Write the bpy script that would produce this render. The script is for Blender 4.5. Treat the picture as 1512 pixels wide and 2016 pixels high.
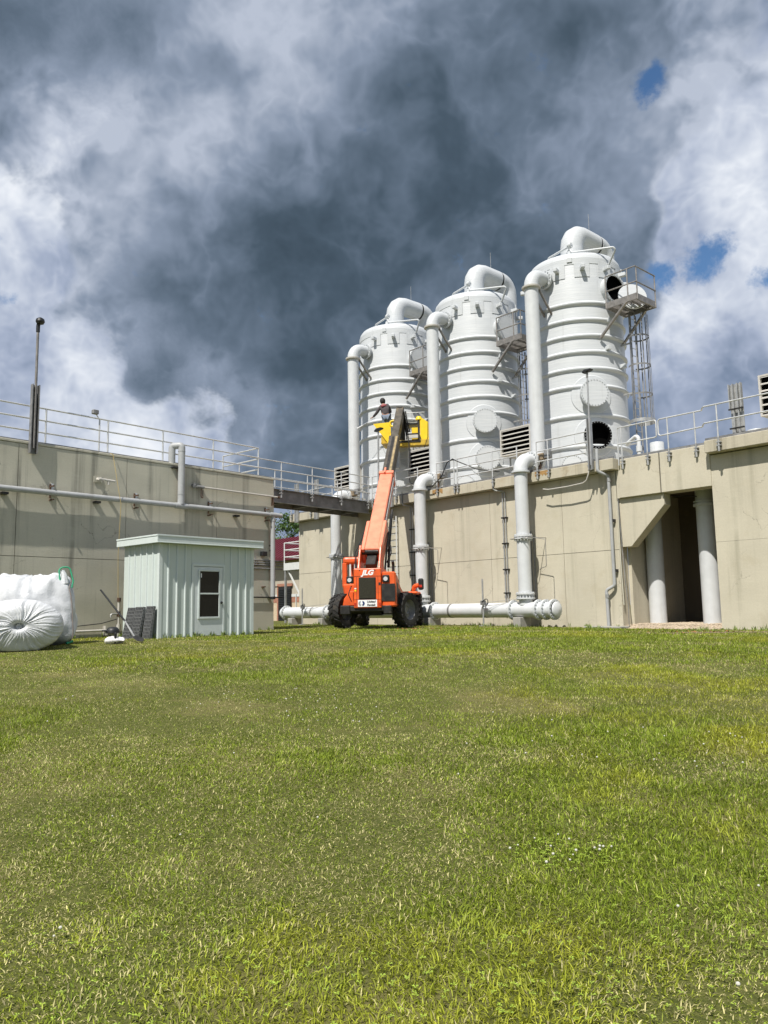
import bpy, bmesh, math, random
import numpy as np
from mathutils import Vector, Matrix, noise as mn

random.seed(7); rng = np.random.default_rng(7)
for o in list(bpy.data.objects): bpy.data.objects.remove(o, do_unlink=True)
scene = bpy.context.scene
col = scene.collection
R_ = math.radians

# ------------------------------------------------------------------ camera
F_PX, PITCH, ROLL, EYE = 1514.0, R_(7.18), R_(-0.96), 0.8
cam_d = bpy.data.cameras.new('camera'); cam = bpy.data.objects.new('camera', cam_d); col.objects.link(cam)
cam_d.sensor_fit = 'VERTICAL'; cam_d.sensor_height = 24.0; cam_d.lens = 24.0 * F_PX / 2016.0
cam_d.clip_start = 0.05; cam_d.clip_end = 6000
_f = Vector((0, math.cos(PITCH), math.sin(PITCH))); _u = Vector((0, -math.sin(PITCH), math.cos(PITCH))); _r = Vector((1, 0, 0))
_r2 = _r * math.cos(ROLL) + _u * math.sin(ROLL); _u2 = -_r * math.sin(ROLL) + _u * math.cos(ROLL)
cam.matrix_world = Matrix(((_r2.x, _u2.x, -_f.x, 0), (_r2.y, _u2.y, -_f.y, 0), (_r2.z, _u2.z, -_f.z, EYE), (0, 0, 0, 1)))
scene.camera = cam

# ------------------------------------------------------------------ light, exposure
SUN_AZ, SUN_EL = R_(27.5), R_(55.0)          # the light travels towards +y turned 27.5 deg to +x
trav = Vector((math.sin(SUN_AZ) * math.cos(SUN_EL), math.cos(SUN_AZ) * math.cos(SUN_EL), -math.sin(SUN_EL)))
sun_d = bpy.data.lights.new('sun', 'SUN'); sun_d.energy = 3.7; sun_d.angle = R_(0.55); sun_d.color = (1.0, 0.95, 0.87)
sun = bpy.data.objects.new('sun', sun_d); col.objects.link(sun)
sun.rotation_euler = trav.to_track_quat('-Z', 'Y').to_euler(); sun.location = (-20, -30, 60)
vs = scene.view_settings; vs.view_transform = 'Standard'; vs.look = 'None'; vs.gamma = 1.0; vs.exposure = 0.70; vs.use_curve_mapping = False

# ------------------------------------------------------------------ node helper
class G:
    def __init__(s, tree): s.t = tree; s.n = tree.nodes; s.l = tree.links
    def node(s, ty, **kw):
        n = s.n.new(ty)
        for k, v in kw.items(): setattr(n, k, v)
        return n
    def put(s, sock, v):
        if isinstance(v, bpy.types.NodeSocket): s.l.new(v, sock)
        elif isinstance(v, (tuple, list)) and len(v) == 3 and sock.type == 'RGBA': sock.default_value = (*v, 1)
        else: sock.default_value = v
    def m(s, op, a, b=0.0, c=0.0, clamp=False):
        n = s.node('ShaderNodeMath', operation=op, use_clamp=clamp)
        s.put(n.inputs[0], a); s.put(n.inputs[1], b)
        if op in ('MULTIPLY_ADD', 'SMOOTH_MIN', 'SMOOTH_MAX'): s.put(n.inputs[2], c)
        return n.outputs[0]
    def v(s, op, a, b=(0, 0, 0), sc=None):
        n = s.node('ShaderNodeVectorMath', operation=op); s.put(n.inputs[0], a)
        if op == 'SCALE': s.put(n.inputs['Scale'], sc)
        else: s.put(n.inputs[1], b)
        return n.outputs['Value'] if op in ('DOT_PRODUCT', 'DISTANCE', 'LENGTH') else n.outputs['Vector']
    def smooth(s, x, a, b, o0=0.0, o1=1.0, lin=False):
        n = s.node('ShaderNodeMapRange', interpolation_type='LINEAR' if lin else 'SMOOTHSTEP'); n.clamp = True
        for i, q in enumerate((x, a, b, o0, o1)): s.put(n.inputs[i], q)
        return n.outputs[0]
    def noise(s, vec, sc, det=4, rough=0.55, dist=0.0, out='Fac'):
        n = s.node('ShaderNodeTexNoise'); s.put(n.inputs['Vector'], vec)
        n.inputs['Scale'].default_value = sc; n.inputs['Detail'].default_value = det; n.inputs['Roughness'].default_value = rough; n.inputs['Distortion'].default_value = dist
        return n.outputs[out]
    def mix(s, f, a, b, bt='MIX'):
        n = s.node('ShaderNodeMix', data_type='RGBA', blend_type=bt)
        s.put(n.inputs[0], f); s.put(n.inputs[6], a); s.put(n.inputs[7], b); return n.outputs[2]
    def ramp(s, f, stops):
        n = s.node('ShaderNodeValToRGB'); s.put(n.inputs[0], f); e = n.color_ramp.elements
        while len(e) < len(stops): e.new(0.5)
        for i, (p, c) in enumerate(stops): e[i].position = p; e[i].color = (*c, 1) if len(c) == 3 else c
        return n.outputs[0]

# ------------------------------------------------------------------ sky: nishita blue behind broken storm cloud
def pdir(px, py):
    d = _f + _r2 * ((px - 756) / F_PX) - _u2 * ((py - 1008) / F_PX); d.normalize(); return tuple(d)
world = bpy.data.worlds.new('World'); scene.world = world; world.use_nodes = True
world.cycles.sampling_method = 'MANUAL'; world.cycles.sample_map_resolution = 256
wt = world.node_tree; wt.nodes.clear(); g = G(wt)
sky = g.node('ShaderNodeTexSky', sky_type='NISHITA'); sky.sun_disc = False
sky.sun_elevation = SUN_EL; sky.sun_rotation = math.atan2(-trav.x, -trav.y); sky.air_density = 1.0; sky.dust_density = 0.3; sky.ozone_density = 2.5
bg1 = g.node('ShaderNodeBackground'); hsv = g.node('ShaderNodeHueSaturation'); hsv.inputs['Saturation'].default_value = 1.15; g.l.new(sky.outputs[0], hsv.inputs['Color']); g.l.new(hsv.outputs[0], bg1.inputs[0]); bg1.inputs[1].default_value = 0.075
d0 = g.node('ShaderNodeTexCoord').outputs['Generated']
w1 = g.v('SUBTRACT', g.noise(d0, 2.8, 2, .5, out='Color'), (.5, .5, .5))
w2 = g.v('SUBTRACT', g.noise(d0, 9.0, 2, .6, out='Color'), (.5, .5, .5))
dw = g.v('ADD', g.v('ADD', d0, g.v('SCALE', w1, sc=.26)), g.v('SCALE', w2, sc=.12))
dw2 = g.v('ADD', d0, g.v('SCALE', w2, sc=.045))
def blob(c, r, soft, vec=None):
    dist = g.v('DISTANCE', vec or dw, pdir(*c)); return g.smooth(dist, r / F_PX * (1 - soft), r / F_PX * (1 + soft * .6), 1.0, 0.0)
def blobs(lst, start, vec=None):
    for c, r, so, a in lst: start = g.m('ADD', start, g.m('MULTIPLY', blob(c, r, so, vec), a))
    return start
# far layer: sunlit cumulus
nz = g.noise(dw2, 5.2, 5, .56)
la = g.m('MULTIPLY_ADD', g.m('SUBTRACT', nz, .5), 1.7, .40)
la = blobs([((1420, 300), 240, .8, .12), ((1400, 620), 170, .7, .30), ((1400, 810), 170, .8, -.22), ((40, 350), 180, .8, .06), ((210, 220), 110, .8, .20), ((300, 760), 210, .7, .26), ((60, 800), 200, .8, .14)], la)
b1 = g.m('ABSOLUTE', g.m('SUBTRACT', g.noise(dw2, 9, 4, .55), .5)); b2 = g.m('ABSOLUTE', g.m('SUBTRACT', g.noise(dw2, 22, 3, .6), .5))
la = g.m('ADD', la, g.m('ADD', g.m('MULTIPLY', g.m('SUBTRACT', .10, b1), 1.1), g.m('MULTIPLY', g.m('SUBTRACT', .09, b2), .55)))
ca_ = g.ramp(la, [(0.0, (.085, .120, .175)), (.25, (.160, .205, .290)), (.48, (.285, .330, .430)), (.68, (.44, .48, .56)), (.86, (.60, .63, .68)), (1.0, (.70, .715, .74))])
# near layer: dark rain cloud base
f = blobs([((720, 230), 450, .30, .6), ((1010, 330), 300, .14, .7), ((950, 540), 330, .4, .6), ((480, 510), 310, .3, .6), ((560, 660), 240, .3, .5), ((270, 620), 140, .5, .4), ((120, 50), 300, .3, .7), ((1260, 20), 330, .4, .6),
           ((660, 880), 230, .5, .6), ((1170, 490), 190, .3, .5), ((190, 250), 130, .7, -.35), ((640, 450), 34, .9, -.40), ((560, 60), 220, .6, .30), ((60, 120), 160, .6, .25), ((310, 790), 220, .6, -.7), ((1440, 300), 140, .6, -.5)],
          g.m('MULTIPLY', g.m('SUBTRACT', g.noise(d0, 3.0, 2, .5), .56), 1.6))
f = g.m('ADD', f, g.m('MULTIPLY', g.m('SUBTRACT', g.noise(dw2, 9, 5, .62), .5), 1.5))
mB = g.smooth(f, .20, .50)
lb = g.m('MULTIPLY_ADD', g.m('SUBTRACT', g.noise(dw2, 4.4, 5, .56), .5), 1.9, .57)
lb = blobs([((1000, 440), 260, .9, -.26), ((880, 590), 240, .9, -.20), ((520, 560), 210, .9, -.26), ((150, 80), 200, .9, -.12), ((620, 860), 230, .9, -.16), ((1200, 230), 200, .9, .12), ((500, 180), 200, .9, .14), ((1020, 370), 60, .9, .12)], lb)
lb = g.m('ADD', lb, g.m('MULTIPLY', g.m('SUBTRACT', .11, b1), 1.3))
lb = g.m('ADD', lb, g.smooth(f, 1.0, .25, 0, .34))
cb_ = g.ramp(lb, [(0.0, (.036, .055, .076)), (.22, (.052, .077, .106)), (.48, (.100, .134, .182)), (.74, (.190, .232, .305)), (1.0, (.36, .40, .48))])
ccol = g.mix(mB, ca_, cb_)
bg2 = g.node('ShaderNodeBackground'); g.l.new(ccol, bg2.inputs[0]); bg2.inputs[1].default_value = 0.84
hole = None
for c, r in [((1298, 168), 34), ((1310, 530), 40), ((1395, 510), 52), ((1500, 545), 36), ((2, 584), 30)]:
    b = blob(c, r, .95, dw2); hole = b if hole is None else g.m('MAXIMUM', hole, b)
hole = g.m('ADD', hole, g.m('MULTIPLY', g.smooth(g.noise(d0, 3.3, 3, .55), .66, .80, 0, .55), g.m('SUBTRACT', 1, mB)))
hole = g.smooth(g.m('ADD', hole, g.m('MULTIPLY', g.m('SUBTRACT', g.noise(d0, 17, 5, .66), .5), 3.0)), .40, 1.15)
mx = g.node('ShaderNodeMixShader'); g.l.new(hole, mx.inputs[0]); g.l.new(bg2.outputs[0], mx.inputs[1]); g.l.new(bg1.outputs[0], mx.inputs[2])
wo = g.node('ShaderNodeOutputWorld'); g.l.new(mx.outputs[0], wo.inputs[0])

# ------------------------------------------------------------------ materials
MATS = {}
def mat(name, color, rough=.6, metal=0.0, spec=.5, var=0.0, vscale=6.0, bump=0.0, bscale=40.0, dirt=None, dscale=2.0, dlo=.55, dhi=.75, streak=None, tint=None, stretch=(1, 1, 1)):
    m_ = bpy.data.materials.new(name); m_.use_nodes = True; t = m_.node_tree; t.nodes.clear(); q = G(t)
    b = q.node('ShaderNodeBsdfPrincipled'); o = q.node('ShaderNodeOutputMaterial'); q.l.new(b.outputs[0], o.inputs[0])
    tc = q.node('ShaderNodeTexCoord').outputs['Object']
    if stretch != (1, 1, 1):
        mp = q.node('ShaderNodeMapping'); q.l.new(tc, mp.inputs[0]); mp.inputs['Scale'].default_value = stretch; tcs = mp.outputs[0]
    else: tcs = tc
    c = color
    if var: c = q.mix(q.smooth(q.noise(tcs, vscale, 6, .6), .3, .7), tuple(x * (1 - var) for x in color), tuple(min(1, x * (1 + var)) for x in color))
    if tint: c = q.mix(q.smooth(q.noise(tc, .9, 5, .55), .42, .72), c, tint)
    if dirt: c = q.mix(q.m('MULTIPLY', q.smooth(q.noise(tc, dscale, 8, .65, .3), dlo, dhi), .8), c, dirt)
    if streak:
        mp = q.node('ShaderNodeMapping'); q.l.new(tc, mp.inputs[0]); mp.inputs['Scale'].default_value = (streak[1], streak[1], streak[1] * .035)
        f1 = q.smooth(q.noise(mp.outputs[0], 1.0, 7, .62), .50, .74); f2 = q.smooth(q.noise(tc, .55, 4, .5), .35, .65)
        c = q.mix(q.m('MULTIPLY', q.m('MULTIPLY', f1, f2), streak[2]), c, streak[0])
    q.put(b.inputs['Base Color'], c)
    b.inputs['Metallic'].default_value = metal; b.inputs['Specular IOR Level'].default_value = spec
    q.put(b.inputs['Roughness'], q.smooth(q.noise(tc, 5, 4), .2, .8, max(.03, rough - .1), min(1, rough + .1)) if var else rough)
    if bump:
        bn = q.node('ShaderNodeBump'); bn.inputs['Strength'].default_value = bump; bn.inputs['Distance'].default_value = .02
        q.put(bn.inputs['Height'], q.noise(tcs, bscale, 6, .6)); q.l.new(bn.outputs[0], b.inputs['Normal'])
    MATS[name] = m_; return m_

def concrete(name, base, dark, warm, streak_amt=.55, crack=.6):
    m_ = bpy.data.materials.new(name); m_.use_nodes = True; t = m_.node_tree; t.nodes.clear(); q = G(t)
    b = q.node('ShaderNodeBsdfPrincipled'); o = q.node('ShaderNodeOutputMaterial'); q.l.new(b.outputs[0], o.inputs[0])
    tc = q.node('ShaderNodeTexCoord').outputs['Object']
    c = q.mix(q.smooth(q.noise(tc, .55, 5, .55), .3, .7), base, tuple(x * .88 for x in base))
    c = q.mix(q.m('MULTIPLY', q.smooth(q.noise(tc, 1.3, 6, .6, .4), .52, .72), .55), c, warm)
    mp = q.node('ShaderNodeMapping'); q.l.new(tc, mp.inputs[0]); mp.inputs['Scale'].default_value = (2.6, 2.6, .10)
    st = q.m('MULTIPLY', q.smooth(q.noise(mp.outputs[0], 1.0, 7, .65), .50, .72), q.smooth(q.noise(tc, .5, 4, .5), .30, .55))
    c = q.mix(q.m('MULTIPLY', st, streak_amt), c, dark)
    mp2 = q.node('ShaderNodeMapping'); q.l.new(tc, mp2.inputs[0]); mp2.inputs['Scale'].default_value = (.8, .8, 5)
    c = q.mix(q.smooth(q.noise(mp2.outputs[0], 3.0, 6, .6), .45, .85, 0, .18), c, tuple(min(1, x * 1.25) for x in base))
    # hairline cracks on a coarse, warped cell pattern, mostly faded out
    vd = q.node('ShaderNodeTexVoronoi', feature='DISTANCE_TO_EDGE'); vd.inputs['Scale'].default_value = .75
    q.put(vd.inputs['Vector'], q.v('ADD', tc, q.v('SCALE', q.v('SUBTRACT', q.noise(tc, 2.5, 5, .6, out='Color'), (.5, .5, .5)), sc=.55)))
    ck = q.m('MULTIPLY', q.smooth(vd.outputs['Distance'], .001, .006, 1, 0), q.smooth(q.noise(tc, .8, 2, .5), .53, .60))
    c = q.mix(q.m('MULTIPLY', ck, crack), c, tuple(x * .35 for x in dark))
    c = q.mix(q.smooth(q.noise(tc, 22, 5, .65), .35, .7, 0, .16), c, tuple(x * .6 for x in base))
    q.put(b.inputs['Base Color'], c); b.inputs['Roughness'].default_value = .88; b.inputs['Specular IOR Level'].default_value = .25
    bn = q.node('ShaderNodeBump'); bn.inputs['Strength'].default_value = .35; bn.inputs['Distance'].default_value = .012
    q.put(bn.inputs['Height'], q.m('SUBTRACT', q.noise(tc, 26, 6, .65), q.m('MULTIPLY', ck, .8))); q.l.new(bn.outputs[0], b.inputs['Normal'])
    MATS[name] = m_
concrete('conc_left', (.525, .505, .415), (.22, .215, .18), (.53, .50, .40), .95, .6)
concrete('conc_right', (.555, .515, .41), (.33, .31, .235), (.45, .405, .30), .65, .45)
concrete('conc_slab', (.50, .46, .36), (.22, .20, .15), (.37, .29, .18), .9, .3)
concrete('conc_block', (.36, .35, .32), (.2, .2, .18), (.33, .31, .26), .3, .2)
concrete('recess_shade', (.13, .11, .08), (.1, .09, .06), (.2, .16, .1), .5, .8)  # concrete darkened in its colour to stand for the shade inside the recess
def frp():
    m_ = bpy.data.materials.new('white_frp'); m_.use_nodes = True; t = m_.node_tree; t.nodes.clear(); q = G(t)
    b = q.node('ShaderNodeBsdfPrincipled'); o = q.node('ShaderNodeOutputMaterial'); q.l.new(b.outputs[0], o.inputs[0])
    tc = q.node('ShaderNodeTexCoord').outputs['Object']
    mp = q.node('ShaderNodeMapping'); q.l.new(tc, mp.inputs[0]); mp.inputs['Scale'].default_value = (.7, .7, 14)
    band = q.noise(mp.outputs[0], 1.6, 5, .6)
    c = q.mix(q.smooth(band, .35, .7), (.51, .535, .555), (.57, .59, .605))
    mp2 = q.node('ShaderNodeMapping'); q.l.new(tc, mp2.inputs[0]); mp2.inputs['Scale'].default_value = (4, 4, .22)
    c = q.mix(q.smooth(q.noise(mp2.outputs[0], 1, 6, .62), .55, .8, 0, .45), c, (.33, .335, .33))
    c = q.mix(q.smooth(q.noise(tc, .8, 6, .6), .5, .8, 0, .3), c, (.42, .445, .46))
    q.put(b.inputs['Base Color'], c); b.inputs['Roughness'].default_value = .42; b.inputs['Specular IOR Level'].default_value = .4
    bn = q.node('ShaderNodeBump'); bn.inputs['Strength'].default_value = .30; bn.inputs['Distance'].default_value = .02
    q.put(bn.inputs['Height'], q.m('ADD', band, q.m('MULTIPLY', q.noise(tc, 3.0, 4, .5), .6))); q.l.new(bn.outputs[0], b.inputs['Normal'])
    MATS['white_frp'] = m_
frp()
mat('white_pipe', (.57, .59, .605), .45, var=.05, vscale=3, dirt=(.45, .45, .42), dscale=1.7, dlo=.6, dhi=.9, streak=((.45, .44, .40), 5, .35), bump=.1, bscale=6)
mat('bolt', (.42, .44, .45), .5, .4)
mat('galv', (.42, .425, .42), .48, .55, var=.14, vscale=7, dirt=(.25, .25, .25), dscale=3)
mat('galv_dark', (.22, .22, .22), .6, .3, var=.25, vscale=5, dirt=(.09, .09, .09), dscale=2.2)
mat('bridge_steel', (.20, .20, .20), .55, .25, var=.2, vscale=3, streak=((.10, .10, .10), 3, .8))
mat('rail', (.58, .585, .58), .42, .35, var=.10, vscale=5)
mat('stain_steel', (.25, .235, .22), .5, .5, var=.2, vscale=6)
mat('grey_pvc', (.36, .37, .375), .5, var=.08, vscale=3, dirt=(.22, .22, .21), dscale=1.5, dlo=.55, dhi=.8)
mat('rust', (.10, .06, .04), .8, .2, var=.35, vscale=14, bump=.3)
mat('black_plastic', (.012, .013, .014), .5, var=.2, vscale=10)
mat('black_steel', (.022, .021, .020), .5, .2, var=.35, vscale=6, dirt=(.09, .075, .055), dscale=4, dlo=.5, dhi=.8)
mat('grate_plastic', (.13, .135, .14), .45, var=.15, vscale=8)
mat('shade_black', (.004, .004, .004), 1.0, spec=0.0)  # flat black standing in for the shade inside hatches and louvred hoods
mat('rubber', (.018, .0175, .017), .85, var=.3, vscale=9, dirt=(.10, .082, .058), dscale=5, dlo=.5, dhi=.78, bump=.2, bscale=50)
mat('orange', (.72, .105, .018), .42, var=.14, vscale=3, dirt=(.22, .085, .04), dscale=3.5, dlo=.50, dhi=.78, streak=((.34, .10, .05), 9, .5))
mat('orange_faded', (.82, .245, .145), .5, var=.12, vscale=3, dirt=(.40, .15, .09), dscale=3.5, dlo=.54, dhi=.82, streak=((.46, .20, .14), 8, .5))
mat('boom_steel', (.10, .088, .07), .5, .45, var=.3, vscale=4, streak=((.26, .20, .12), 5, .8))
mat('radiator', (.045, .043, .028), .7, .3, var=.4, vscale=30)
mat('yellow', (.82, .56, .012), .45, var=.06, vscale=4, dirt=(.30, .20, .03), dscale=3.5, dlo=.58, dhi=.8)
mat('yellow_dirty', (.50, .33, .02), .6, var=.2, vscale=5, dirt=(.14, .10, .04), dscale=3, dlo=.45, dhi=.7)
mat('shed_paint', (.53, .595, .57), .38, var=.03, vscale=2, streak=((.46, .52, .49), 7, .25), dirt=(.40, .45, .40), dscale=2, dlo=.66, dhi=.95)
mat('shed_trim', (.59, .65, .635), .4, var=.03)
mat('shed_door', (.60, .65, .65), .4, var=.04)
mat('glass', (.006, .007, .007), .08, spec=.25)
mat('bag', (.58, .595, .61), .36, var=.06, vscale=5, bump=.45, bscale=26, dirt=(.55, .55, .52), dscale=2.2, dlo=.6, dhi=.9)
mat('green_strap', (.03, .33, .17), .6, var=.15)
mat('seam', (.22, .19, .17), .8)
mat('wood_steel', (.16, .15, .14), .55, .4)
mat('pinkbag', (.74, .72, .72), .5, var=.06)
mat('brick', (.36, .17, .115), .9, var=.25, vscale=9, bump=.2)
mat('block_tan', (.55, .44, .31), .9, var=.14, vscale=7, bump=.2)
mat('stucco', (.42, .38, .31), .9, var=.1)
mat('red_roof', (.095, .006, .013), .42, var=.08)
mat('white_steel', (.66, .67, .66), .45, .1, var=.05)
mat('rope', (.48, .36, .13), .8)
mat('gravel', (.40, .33, .245), .9, var=.3, vscale=9)
mat('skin', (.34, .19, .13), .6)
mat('hair', (.014, .012, .011), .7)
mat('shirt', (.075, .066, .07), .85, var=.25, vscale=7)
mat('shirt_red', (.30, .085, .095), .85, var=.2, vscale=7)
mat('jeans', (.16, .20, .26), .85, var=.2)
mat('white_print', (.78, .79, .80), .5)
mat('blue_print', (.012, .03, .12), .5)
mat('grey_print', (.25, .28, .30), .5)
mat('ink', (.015, .015, .016), .6)
mat('brown_box', (.26, .20, .13), .7, .1, var=.3, vscale=6)
mat('lens', (.55, .56, .57), .1, spec=.9)
mat('red_lens', (.45, .03, .015), .2)
mat('tan_vent', (.50, .48, .44), .5, var=.06)
mat('steel_wire', (.30, .29, .27), .5, .5)
mat('tan_dirty', (.30, .23, .12), .6, .2, var=.3, vscale=5)
mat('sage', (.50, .53, .46), .6)
mat('dead_leaf', (.33, .13, .04), .8, var=.3)
mat('flower', (.52, .51, .44), .8)
def leafmat():
    m_ = bpy.data.materials.new('tree_leaf'); m_.use_nodes = True; t = m_.node_tree; t.nodes.clear(); q = G(t)
    b = q.node('ShaderNodeBsdfPrincipled'); o = q.node('ShaderNodeOutputMaterial')
    gm = q.node('ShaderNodeNewGeometry')
    c = q.mix(gm.outputs['Random Per Island'], (.030, .075, .014), (.085, .15, .030)); q.put(b.inputs['Base Color'], c); b.inputs['Roughness'].default_value = .55
    tr = q.node('ShaderNodeBsdfTranslucent'); q.put(tr.inputs[0], (.10, .18, .03)); ms = q.node('ShaderNodeMixShader'); ms.inputs[0].default_value = .25
    q.l.new(b.outputs[0], ms.inputs[1]); q.l.new(tr.outputs[0], ms.inputs[2]); q.l.new(ms.outputs[0], o.inputs[0]); MATS['tree_leaf'] = m_
leafmat()
mat('bark', (.12, .085, .06), .9, var=.3, bump=.4)

# ------------------------------------------------------------------ mesh builder
class MB:
    def __init__(s): s.v = []; s.f = []; s.sm = []
    def add(s, vs_, fs, smooth=False):
        k = len(s.v); s.v += [tuple(p) for p in vs_]; s.f += [tuple(i + k for i in f) for f in fs]; s.sm += [smooth] * len(fs); return s
    def box(s, x0, x1, y0, y1, z0, z1):
        return s.add([(x0, y0, z0), (x1, y0, z0), (x1, y1, z0), (x0, y1, z0), (x0, y0, z1), (x1, y0, z1), (x1, y1, z1), (x0, y1, z1)],
                     [(0, 3, 2, 1), (4, 5, 6, 7), (0, 1, 5, 4), (1, 2, 6, 5), (2, 3, 7, 6), (3, 0, 4, 7)])
    def beam(s, p0, p1, w, h, up=(0, 0, 1)):
        p0 = Vector(p0); p1 = Vector(p1); a = (p1 - p0).normalized(); u = Vector(up)
        if abs(a.dot(u)) > .99: u = Vector((0, 1, 0))
        x = a.cross(u).normalized(); z = x.cross(a).normalized(); x *= w / 2; z *= h / 2
        return s.add([p0 - x - z, p0 + x - z, p0 + x + z, p0 - x + z, p1 - x - z, p1 + x - z, p1 + x + z, p1 - x + z],
                     [(0, 1, 2, 3), (7, 6, 5, 4), (0, 4, 5, 1), (1, 5, 6, 2), (2, 6, 7, 3), (3, 7, 4, 0)])
    def tube(s, pts, r, n=12, cap=True, smooth=True):
        pts = [Vector(p) for p in pts]; k = len(pts); rr = r if isinstance(r, (list, tuple)) else [r] * k
        tan = []
        for i in range(k):
            a = (pts[min(i + 1, k - 1)] - pts[max(i - 1, 0)]); tan.append(a.normalized() if a.length > 1e-9 else Vector((0, 0, 1)))
        ref = Vector((0, 0, 1)) if abs(tan[0].z) < .9 else Vector((1, 0, 0)); x = tan[0].cross(ref).normalized()
        V = []; Fc = []
        for i in range(k):
            x = (x - tan[i] * x.dot(tan[i])).normalized(); y = tan[i].cross(x)
            for j in range(n):
                a = 2 * math.pi * j / n; V.append(pts[i] + (x * math.cos(a) + y * math.sin(a)) * rr[i])
        for i in range(k - 1):
            for j in range(n):
                a = i * n + j; b = i * n + (j + 1) % n; Fc.append((a, b, b + n, a + n))
        s.add(V, Fc, smooth)
        if cap:
            s.add(V[:n], [tuple(range(n - 1, -1, -1))]); s.add(V[-n:], [tuple(range(n))])
        return s
    def lathe(s, prof, n=48, c=(0, 0, 0), axis=(0, 0, 1), smooth=True):
        c = Vector(c); a = Vector(axis).normalized(); ref = Vector((0, 0, 1)) if abs(a.z) < .9 else Vector((1, 0, 0)); x = a.cross(ref).normalized(); y = a.cross(x)
        V = [c + (x * math.cos(2 * math.pi * j / n) + y * math.sin(2 * math.pi * j / n)) * r + a * z for r, z in prof for j in range(n)]
        Fc = [(i * n + j, i * n + (j + 1) % n, (i + 1) * n + (j + 1) % n, (i + 1) * n + j) for i in range(len(prof) - 1) for j in range(n)]
        return s.add(V, Fc, smooth)
    def cyl(s, p0, p1, r, n=16, r2=None): return s.tube([p0, p1], [r, r if r2 is None else r2], n)
    def prism(s, poly, o, ex, ey, ez, d):      # poly in (ex,ey) plane, extruded by d along ez
        o = Vector(o); ex = Vector(ex); ey = Vector(ey); ez = Vector(ez); n = len(poly)
        A = [o + ex * p[0] + ey * p[1] for p in poly]; B = [p + ez * d for p in A]
        return s.add(A + B, [tuple(range(n)), tuple(range(2 * n - 1, n - 1, -1))] + [(i, i + n, (i + 1) % n + n, (i + 1) % n) for i in range(n)])
    def build(s, name, m, parent=None, bevel=0.0, off=(0, 0, 0), seg=1, wn=False):
        me = bpy.data.meshes.new(name); ox, oy, oz = off
        me.from_pydata([(p[0] - ox, p[1] - oy, p[2] - oz) for p in s.v], [], s.f)
        me.polygons.foreach_set('use_smooth', s.sm); me.update()
        bm = bmesh.new(); bm.from_mesh(me); bmesh.ops.recalc_face_normals(bm, faces=bm.faces)
        if bevel:
            bmesh.ops.remove_doubles(bm, verts=bm.verts, dist=1e-5)
            ed = [e for e in bm.edges if e.is_manifold and e.calc_face_angle(0) > .6]
            bmesh.ops.bevel(bm, geom=ed, offset=bevel, segments=seg, affect='EDGES', profile=.5, clamp_overlap=True)
        for e in bm.edges:
            if len(e.link_faces) == 2 and e.calc_face_angle(0) > .62: e.smooth = False
        bm.to_mesh(me); bm.free()
        me.materials.append(MATS[m]); o = bpy.data.objects.new(name, me); col.objects.link(o)
        if parent is not None: o.parent = parent
        return o
def fillet(pts, rad, seg=7):
    pts = [Vector(p) for p in pts]; out = [pts[0]]
    for i in range(1, len(pts) - 1):
        a = (pts[i - 1] - pts[i]); b = (pts[i + 1] - pts[i]); la, lb = a.length, b.length; a.normalize(); b.normalize()
        th = a.angle(b); r = rad[i - 1] if isinstance(rad, (list, tuple)) else rad
        t = min(r / math.tan(th / 2), la * .49 if i > 1 else la * .95, lb * .49 if i < len(pts) - 2 else lb * .95); r = t * math.tan(th / 2)
        cc = pts[i] + (a + b).normalized() * (r / math.sin(th / 2)); p0 = pts[i] + a * t; p1 = pts[i] + b * t; v0 = p0 - cc; v1 = p1 - cc; an = v0.angle(v1)
        ax = v0.cross(v1).normalized()
        for k in range(seg + 1): out.append(cc + Matrix.Rotation(an * k / seg, 3, ax) @ v0)
    out.append(pts[-1]); return out

# ------------------------------------------------------------------ frames (walls) and things
class Fr:
    def __init__(s, o, deg): a = R_(deg); s.o = Vector((o[0], o[1], o[2] if len(o) > 2 else 0)); s.x = Vector((math.cos(a), math.sin(a), 0)); s.y = Vector((-math.sin(a), math.cos(a), 0)); s.deg = deg
    def w(s, p): return s.o + s.x * p[0] + s.y * p[1] + Vector((0, 0, p[2]))
    def loc(s, X, Y): q0 = X - s.o.x; q1 = Y - s.o.y; return q0 * s.x.x + q1 * s.x.y, q0 * s.y.x + q1 * s.y.y
FL = Fr((-9.78, 22.5), 48.7)      # left tank wall: x along it to the right, y into it
FR = Fr((10.15, 23.5), -48.4)     # right facade: x along it to the right, y into it
FT = Fr((-.41, 28.0, .12), -9.5)  # lift truck: x right, y forward
OFF = {}
def thing(name, label, cat, fr, base, group=None, local=False, rz=0.0):
    o = bpy.data.objects.new(name, None); o.empty_display_size = .3; col.objects.link(o)
    o.location = fr.w(base); o.rotation_euler = (0, 0, R_(fr.deg + rz)); o['label'] = label; o['category'] = cat
    if group: o['group'] = group
    OFF[o.name] = (0, 0, 0) if local else tuple(base); return o
def part(T, mb, name, m, bevel=0.0, parent=None, label=None, stuff=False, seg=1):
    o = mb.build(name, m, parent or T, bevel, OFF[T.name], seg)
    if label: o['label'] = label
    if stuff: o['kind'] = 'stuff'
    return o
def dup(root, loc=None, rz=None, label=None):
    r = root.copy(); col.objects.link(r); OFF[r.name] = OFF[root.name]
    if loc is not None: r.location = loc
    if rz is not None: r.rotation_euler = (0, 0, rz)
    if label: r['label'] = label
    for ch in list(root.children):
        c = ch.copy(); col.objects.link(c); c.parent = r
        for gch in list(ch.children):
            d = gch.copy(); col.objects.link(d); d.parent = c
    return r
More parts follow.
